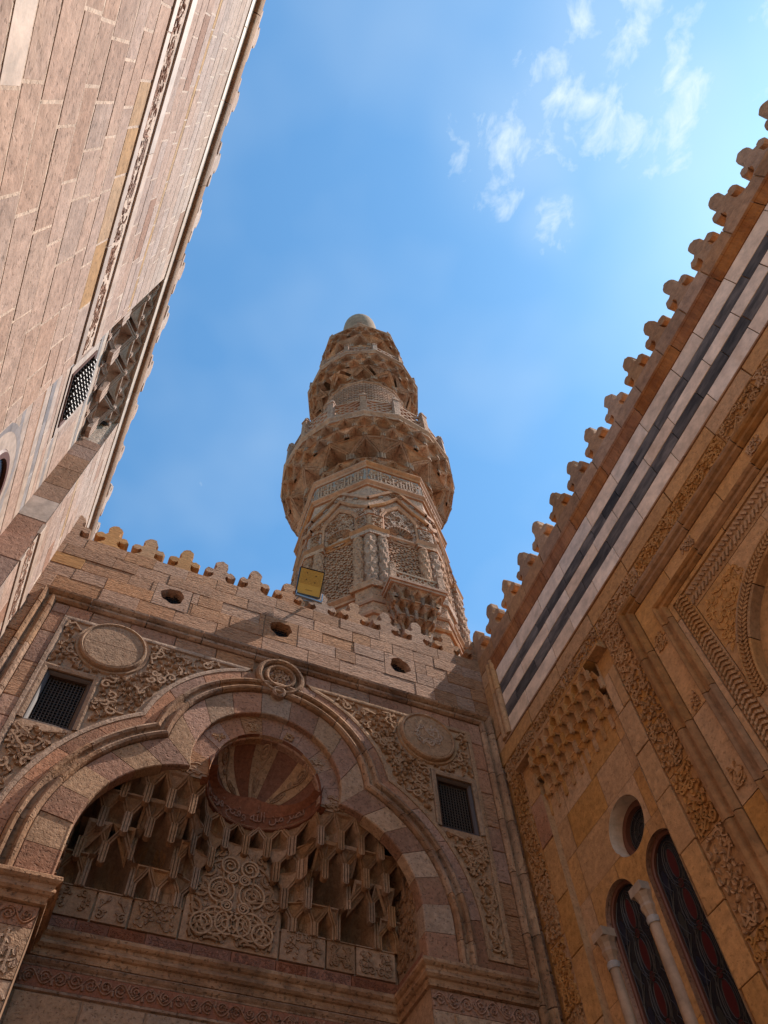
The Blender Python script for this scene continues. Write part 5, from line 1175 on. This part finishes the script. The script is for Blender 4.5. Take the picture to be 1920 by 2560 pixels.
# main balcony: stalactites
H0 = pi/16
for n_, ph_, tr_, rl_ in ((24, 0, (1.62,1.75,16.54,16.92,.14), .02), (14, pi/14, (1.75,2.08,16.92,17.54,.75), .04), (28, 0, (2.08,2.21,17.54,17.88,.30), .02), (28, pi/28, (2.21,2.33,17.88,18.22,.28), .02)):
    ring_muq(MN, M['mdark'], n_, (tr_,), ph=P0+ph_, rim=.028, pend=False, carve=41, relief=rl_, vary=lambda x: .7+.6*abs(sin(x*37.3)))
band_ring('balcony_edge', M['mgrey'], 16, 2.30, 18.21, 18.52, CORN)
mb = MB(); npr(mb, 16, 2.31, 18.5, 2.31, 18.52, P0, True); npr(mb, 16, 2.12, 18.2, 2.31, 18.22, P0); mb.build('balcony_floor', M['mgrey'], MN)
def post(r, a, z0, z1, w, mat):
    mb = MB(); h = z1-z0
    mb.box(-w/2, w/2, -w/2, w/2, 0, h*.80); mb.box(-w*.6, w*.6, -w*.6, w*.6, h*.76, h*.82); mb.lathe([(w*.3,h*.82),(w*.5,h*.88),(w*.42,h*.95),(.01,h)], 10)
    o = mb.build('balustrade_post', mat, MN); o.location = (r*cos(a), r*sin(a), z0); o.rotation_euler = (0, 0, a+pi/2); return o
def lattice(r, a0, a1, z0, z1, mat, seed):
    p, q = Vector((r*cos(a0), r*sin(a0), 0)), Vector((r*cos(a1), r*sin(a1), 0)); L = (q-p).length; t_ = (q-p)/L; n_ = Vector((t_.y, -t_.x, 0)); mid = (p+q)/2
    m = MB(); hw = L/2-.05; w = .045
    for zz in (z0+.04, z1-.04): m.bar((-hw,0,zz), (hw,0,zz), .06, .07)
    for sx in (-1, 1): m.bar((sx*(hw-.02),0,z0), (sx*(hw-.02),0,z1), .05, .06)
    H = z1-z0; pat = seed % 3; nst = 3
    for k in range(-nst, nst*2):
        for sg in (-1, 1):
            xa = -hw+2*hw*k/nst; pts = []
            sl = H*(.9 if pat else 1.2)
            x0_, x1_ = xa, xa+sg*sl
            for tt in [i/8 for i in range(9)]:
                xx = x0_+(x1_-x0_)*tt
                if -hw < xx < hw: pts.append((xx, z0+.05+(H-.1)*tt))
            if len(pts) > 1: m.bar((pts[0][0], .004*sg, pts[0][1]), (pts[-1][0], .004*sg, pts[-1][1]), w, .05)
    if pat == 1:
        for k in range(3): m.disc([(.08,-.035),(.11,-.04),(.12,.0)], 10, -hw*.6+hw*.6*k, (z0+z1)/2, 0)
    if pat == 2:
        for k in range(1, 4): m.bar((-hw,0,z0+H*k/4), (hw,0,z0+H*k/4), .03, .04)
    return m.build('lattice_panel', mat, MN, mp=lambda x, y, z: tuple(mid+t_*x-n_*y*-1+Vector((0,0,z))))
for k in range(16):
    a = P0+2*pi*k/16
    if sin(a) < .6: post(2.27, a, 18.5, 20.05, .17, M['min'])
    if sin(a+pi/16) < .3: lattice(2.25, a, a+pi/8, 18.54, 19.62, M['mgrey'], k)
# second storey
mb = MB(); npr(mb, 16, 1.36, 18.3, 1.33, 23.8, P0); mb.build('second_shaft', M['mgrey'], MN)
zz = 22.0
while zz < 23.5:
    mb = MB(); n = 48; pts = [(1.365, P0-pi/2+pi*k/n, zz+(.11 if k % 2 else 0)) for k in range(n+1)]
    for (r, a, z), (r2_, a2, z2) in zip(pts, pts[1:]): mb.bar((r*cos(a), r*sin(a), z), (r2_*cos(a2), r2_*sin(a2), z2), .06, .045)
    mb.build('chevron_course', M['mgrey'] if int(zz*10) % 2 else M['min'], MN); zz += .16
band_ring('string_course', M['min'], 16, 1.34, 23.5, 23.7, CORN)
A12 = P0+pi/12
for n_, ph_, tr_ in ((18, 0, (1.33,1.42,23.68,24.0,.14)), (11, pi/11, (1.42,1.70,24.0,24.56,.65)), (22, 0, (1.70,1.82,24.56,24.88,.28)), (22, pi/22, (1.82,1.92,24.88,25.2,.26))):
    ring_muq(MN, M['mdark'], n_, (tr_,), ph=P0+ph_, rim=.026, pend=False, carve=43, relief=.025, vary=lambda x: .7+.6*abs(sin(x*37.3)))
band_ring('balcony_edge', M['mgrey'], 12, 1.91, 25.19, 25.44, CORN, ph=A12)
mb = MB(); npr(mb, 12, 1.92, 25.42, 1.92, 25.44, A12, True); npr(mb, 12, 1.78, 25.18, 1.92, 25.2, A12); mb.build('balcony_floor', M['mgrey'], MN)
for k in range(12):
    a = A12+2*pi*k/12
    if sin(a) < .6: post(1.88, a, 25.44, 26.45, .15, M['min'])
    if sin(a+pi/12) < .3: lattice(1.86, a, a+pi/6, 25.46, 26.2, M['mgrey'], k+1)
# open pavilion, top ring and bulb
for k in range(8):
    mb = MB(); mb.lathe([(.17,0),(.17,.15),(.13,.2),(.125,2.3),(.19,2.55),(.19,2.7)], 12); o = mb.build('pavilion_column', M['min'], MN); a = P0+pi/8+k*pi/4; o.location = (1.05*cos(a), 1.05*sin(a), 25.44)
ring_muq(MN, M['mdark'], 8, ((1.20,1.24,26.95,28.55,.55),), ph=P0, rim=.03, pend=False)
for n_, ph_, tr_ in ((10, pi/10, (1.22,1.48,28.55,29.21,.55)), (20, 0, (1.48,1.56,29.21,29.47,.25)), (20, pi/20, (1.56,1.62,29.47,29.71,.25))):
    ring_muq(MN, M['mdark'], n_, (tr_,), ph=P0+ph_, rim=.026, pend=False, vary=lambda x: .7+.6*abs(sin(x*37.3)))
band_ring('top_ring', M['mgrey'], 8, 1.62, 29.70, 29.97, CORN)
mb = MB(); npr(mb, 8, 1.63, 29.95, 1.63, 29.97, P0, True); npr(mb, 16, 1.50, 29.69, 1.63, 29.71, P0); mb.build('top_floor', M['mgrey'], MN)
for k in range(8): a = P0+k*pi/4; post(1.58, a, 29.95, 30.33, .14, M['min'])
mb = MB(); mb.lathe([(.62,29.9),(.60,32.2),(.70,32.5),(.70,32.7),(.50,32.9),(.47,33.6),(.60,34.0),(.73,34.5),(.775,35.0),(.74,35.45),(.60,35.9),(.38,36.3),(.16,36.6),(.06,36.8)], 28); bo = mb.build('bulb', M['bulb'], MN, smooth=True)
mb = MB(); mb.lathe([(.05,36.75),(.05,37.0),(.14,37.1),(.14,37.2),(.05,37.3),(.04,37.6),(.10,37.7),(.0,37.9)], 12); mb.build('finial', M['iron'], bo)
# small bracketed balcony on the right-hand face
mp = fmap(P0+pi/8)
def bmap(x, p, z, o=0.):                                     # narrow at the foot, as wide as the slab at the top; x -1..1 runs round three sides
    k = .22+.26*min(1, max(0, (z-9.7)/1.18))
    if abs(x) <= .55: return mp(x/.55*k, -p-o, z)
    f = (abs(x)-.55)/.45; return mp((1 if x > 0 else -1)*(k+o), -p*(1-f), z)
for k, (p0, p1, z0, z1, dep) in enumerate(((.03,.12,9.75,10.06,.05), (.12,.25,10.06,10.36,.10), (.25,.37,10.36,10.63,.14), (.37,.45,10.63,10.885,.12))):
    muq_tier(MN, M['mdark'], -1, 1, 8, p0, p1, z0, z1, dep, bmap, half=bool(k % 2), rim=.016)
mb = MB(); mb.box(-.52, .52, -.48, 0, 10.88, 10.94); mb.box(-.55, .55, -.51, 0, 10.94, 11.0); mb.build('balcony_slab', M['mor'], MN, mp=mp)
for sx in (-1, 1):
    mb = MB(); mb.box(sx*.46-.055, sx*.46+.055, -.49, -.38, 11.0, 11.42); mb.lathe([(.05,11.42),(.07,11.47),(.055,11.53),(0,11.58)], 10, sx*.46, -.435); mb.build('balcony_post', M['min'], MN, mp=mp)
def small_lattice(p, q, z0, z1):
    m = MB(); P_, Q_ = Vector((*p, 0)), Vector((*q, 0))
    for zz in (z0+.02, z1-.02): m.bar(P_+Vector((0,0,zz)), Q_+Vector((0,0,zz)), .04, .05)
    for k in range(7):
        for t0, t1 in ((k/7, (k+2)/7), ((k+2)/7, k/7)):
            if max(t0, t1) <= 1: m.bar(P_.lerp(Q_, t0)+Vector((0,0,z0)), P_.lerp(Q_, t1)+Vector((0,0,z1)), .022, .03)
    return m.build('balcony_lattice', M['bulb'], MN, mp=mp)
small_lattice((-.41,-.435), (.41,-.435), 11.02, 11.30)
for sx in (-1, 1): small_lattice((sx*.46,-.0), (sx*.46,-.38), 11.02, 11.30)
mb = MB(); mb.prism([(-.16,11.0),(.16,11.0),(.16,11.9),(.10,12.05),(0,12.15),(-.10,12.05),(-.16,11.9)], -.016, .0); mb.build('dark_doorway', M['black'], MN, mp=mp)  # flat black panel painted as the shade inside an open doorway

# ================================================================== FLOODLIGHT on the gateway parapet
FL = thing('floodlight', 'square amber LED floodlight tilted down from the gateway battlements, in front of the minaret', 'floodlight', loc=(1.49+.245, 5.93, 8.70))
bx_ = Vector((.995, -.02, .075)).normalized(); tz = Vector((.06, -.50, .62)); tz = (tz-bx_*tz.dot(bx_)).normalized(); ny = bx_.cross(tz).normalized()
if ny.y > 0: pass
org = Vector((-.02, -.07, .07))
def fl(x, y, z): return tuple(org+bx_*x+tz*z+ny*y)     # y>0 goes to the back of the lamp
if fl(0, 1, 0)[2] < fl(0, 0, 0)[2]: ny = -ny
w_, h_ = .355, .385
mb = MB(); mb.box(-w_/2, w_/2, .012, .06, 0, h_)
for k in range(9): mb.box(-w_/2+.02+k*.038, -w_/2+.028+k*.038, .06, .09, .03, h_-.03)
mb.build('housing', M['iron'], FL, mp=fl)
mb = MB(); mb.sweep([(-w_/2,0),(-w_/2,h_),(w_/2,h_),(w_/2,0)], [(-.009,.012),(-.009,-.004),(.003,-.007),(.004,.012)], closed=True); mb.build('front_frame', M['iron'], FL, mp=fl)
mb = MB(); mb.box(-w_/2+.008, w_/2-.008, .002, .012, .008, h_-.008); lp = mb.build('light_panel', M['led'], FL, mp=fl)
mb = MB(); n = 14; sx = (w_-.05)/n
for i in range(n+1): mb.box(-w_/2+.025+i*sx-.0018, -w_/2+.025+i*sx+.0018, -.0012, .002, h_*.42, h_-.025)
m2 = 10; sz = (h_*.58-.025)/m2
for j in range(m2+1): mb.box(-w_/2+.025, w_/2-.025, -.001, .002, h_*.42+j*sz-.0018, h_*.42+j*sz+.0018)
mb.build('led_grid', M['ledgrid'], lp, mp=fl)
for i, j in ((4,8),(10,7),(4,3),(10,2)):
    mb = MB(); x_, z_ = -w_/2+.025+sx*i, h_*.42+sz*j; mb.box(x_-.007, x_+.007, -.004, .002, z_-.007, z_+.007); mb.build('screw', M['iron'], lp, mp=fl)
mb = MB(); mb.box(-.05, .05, -.0008, .002, .07, .085); mb.build('maker_plate', M['ledgrid'], lp, mp=fl)
mb = MB()
for sg in (-1, 1): mb.bar((sg*.19,-.07,.02), (sg*.19,-.09,.17), .012, .03)
mb.bar((-.195,-.06,.015), (.195,-.06,.015), .03, .03); mb.bar((0,-.06,.01), (0,.06,.0), .04, .02); mb.build('bracket', M['steel'], FL)
mb = MB(); pts = [(.10,-.02,.05),(.04,-.05,-.02),(-.06,-.03,-.03),(-.13,-.06,.02),(-.16,.0,.01)]
for a, b in zip(pts, pts[1:]): mb.bar(a, b, .014)
mb.build('cable', M['steel'], FL)
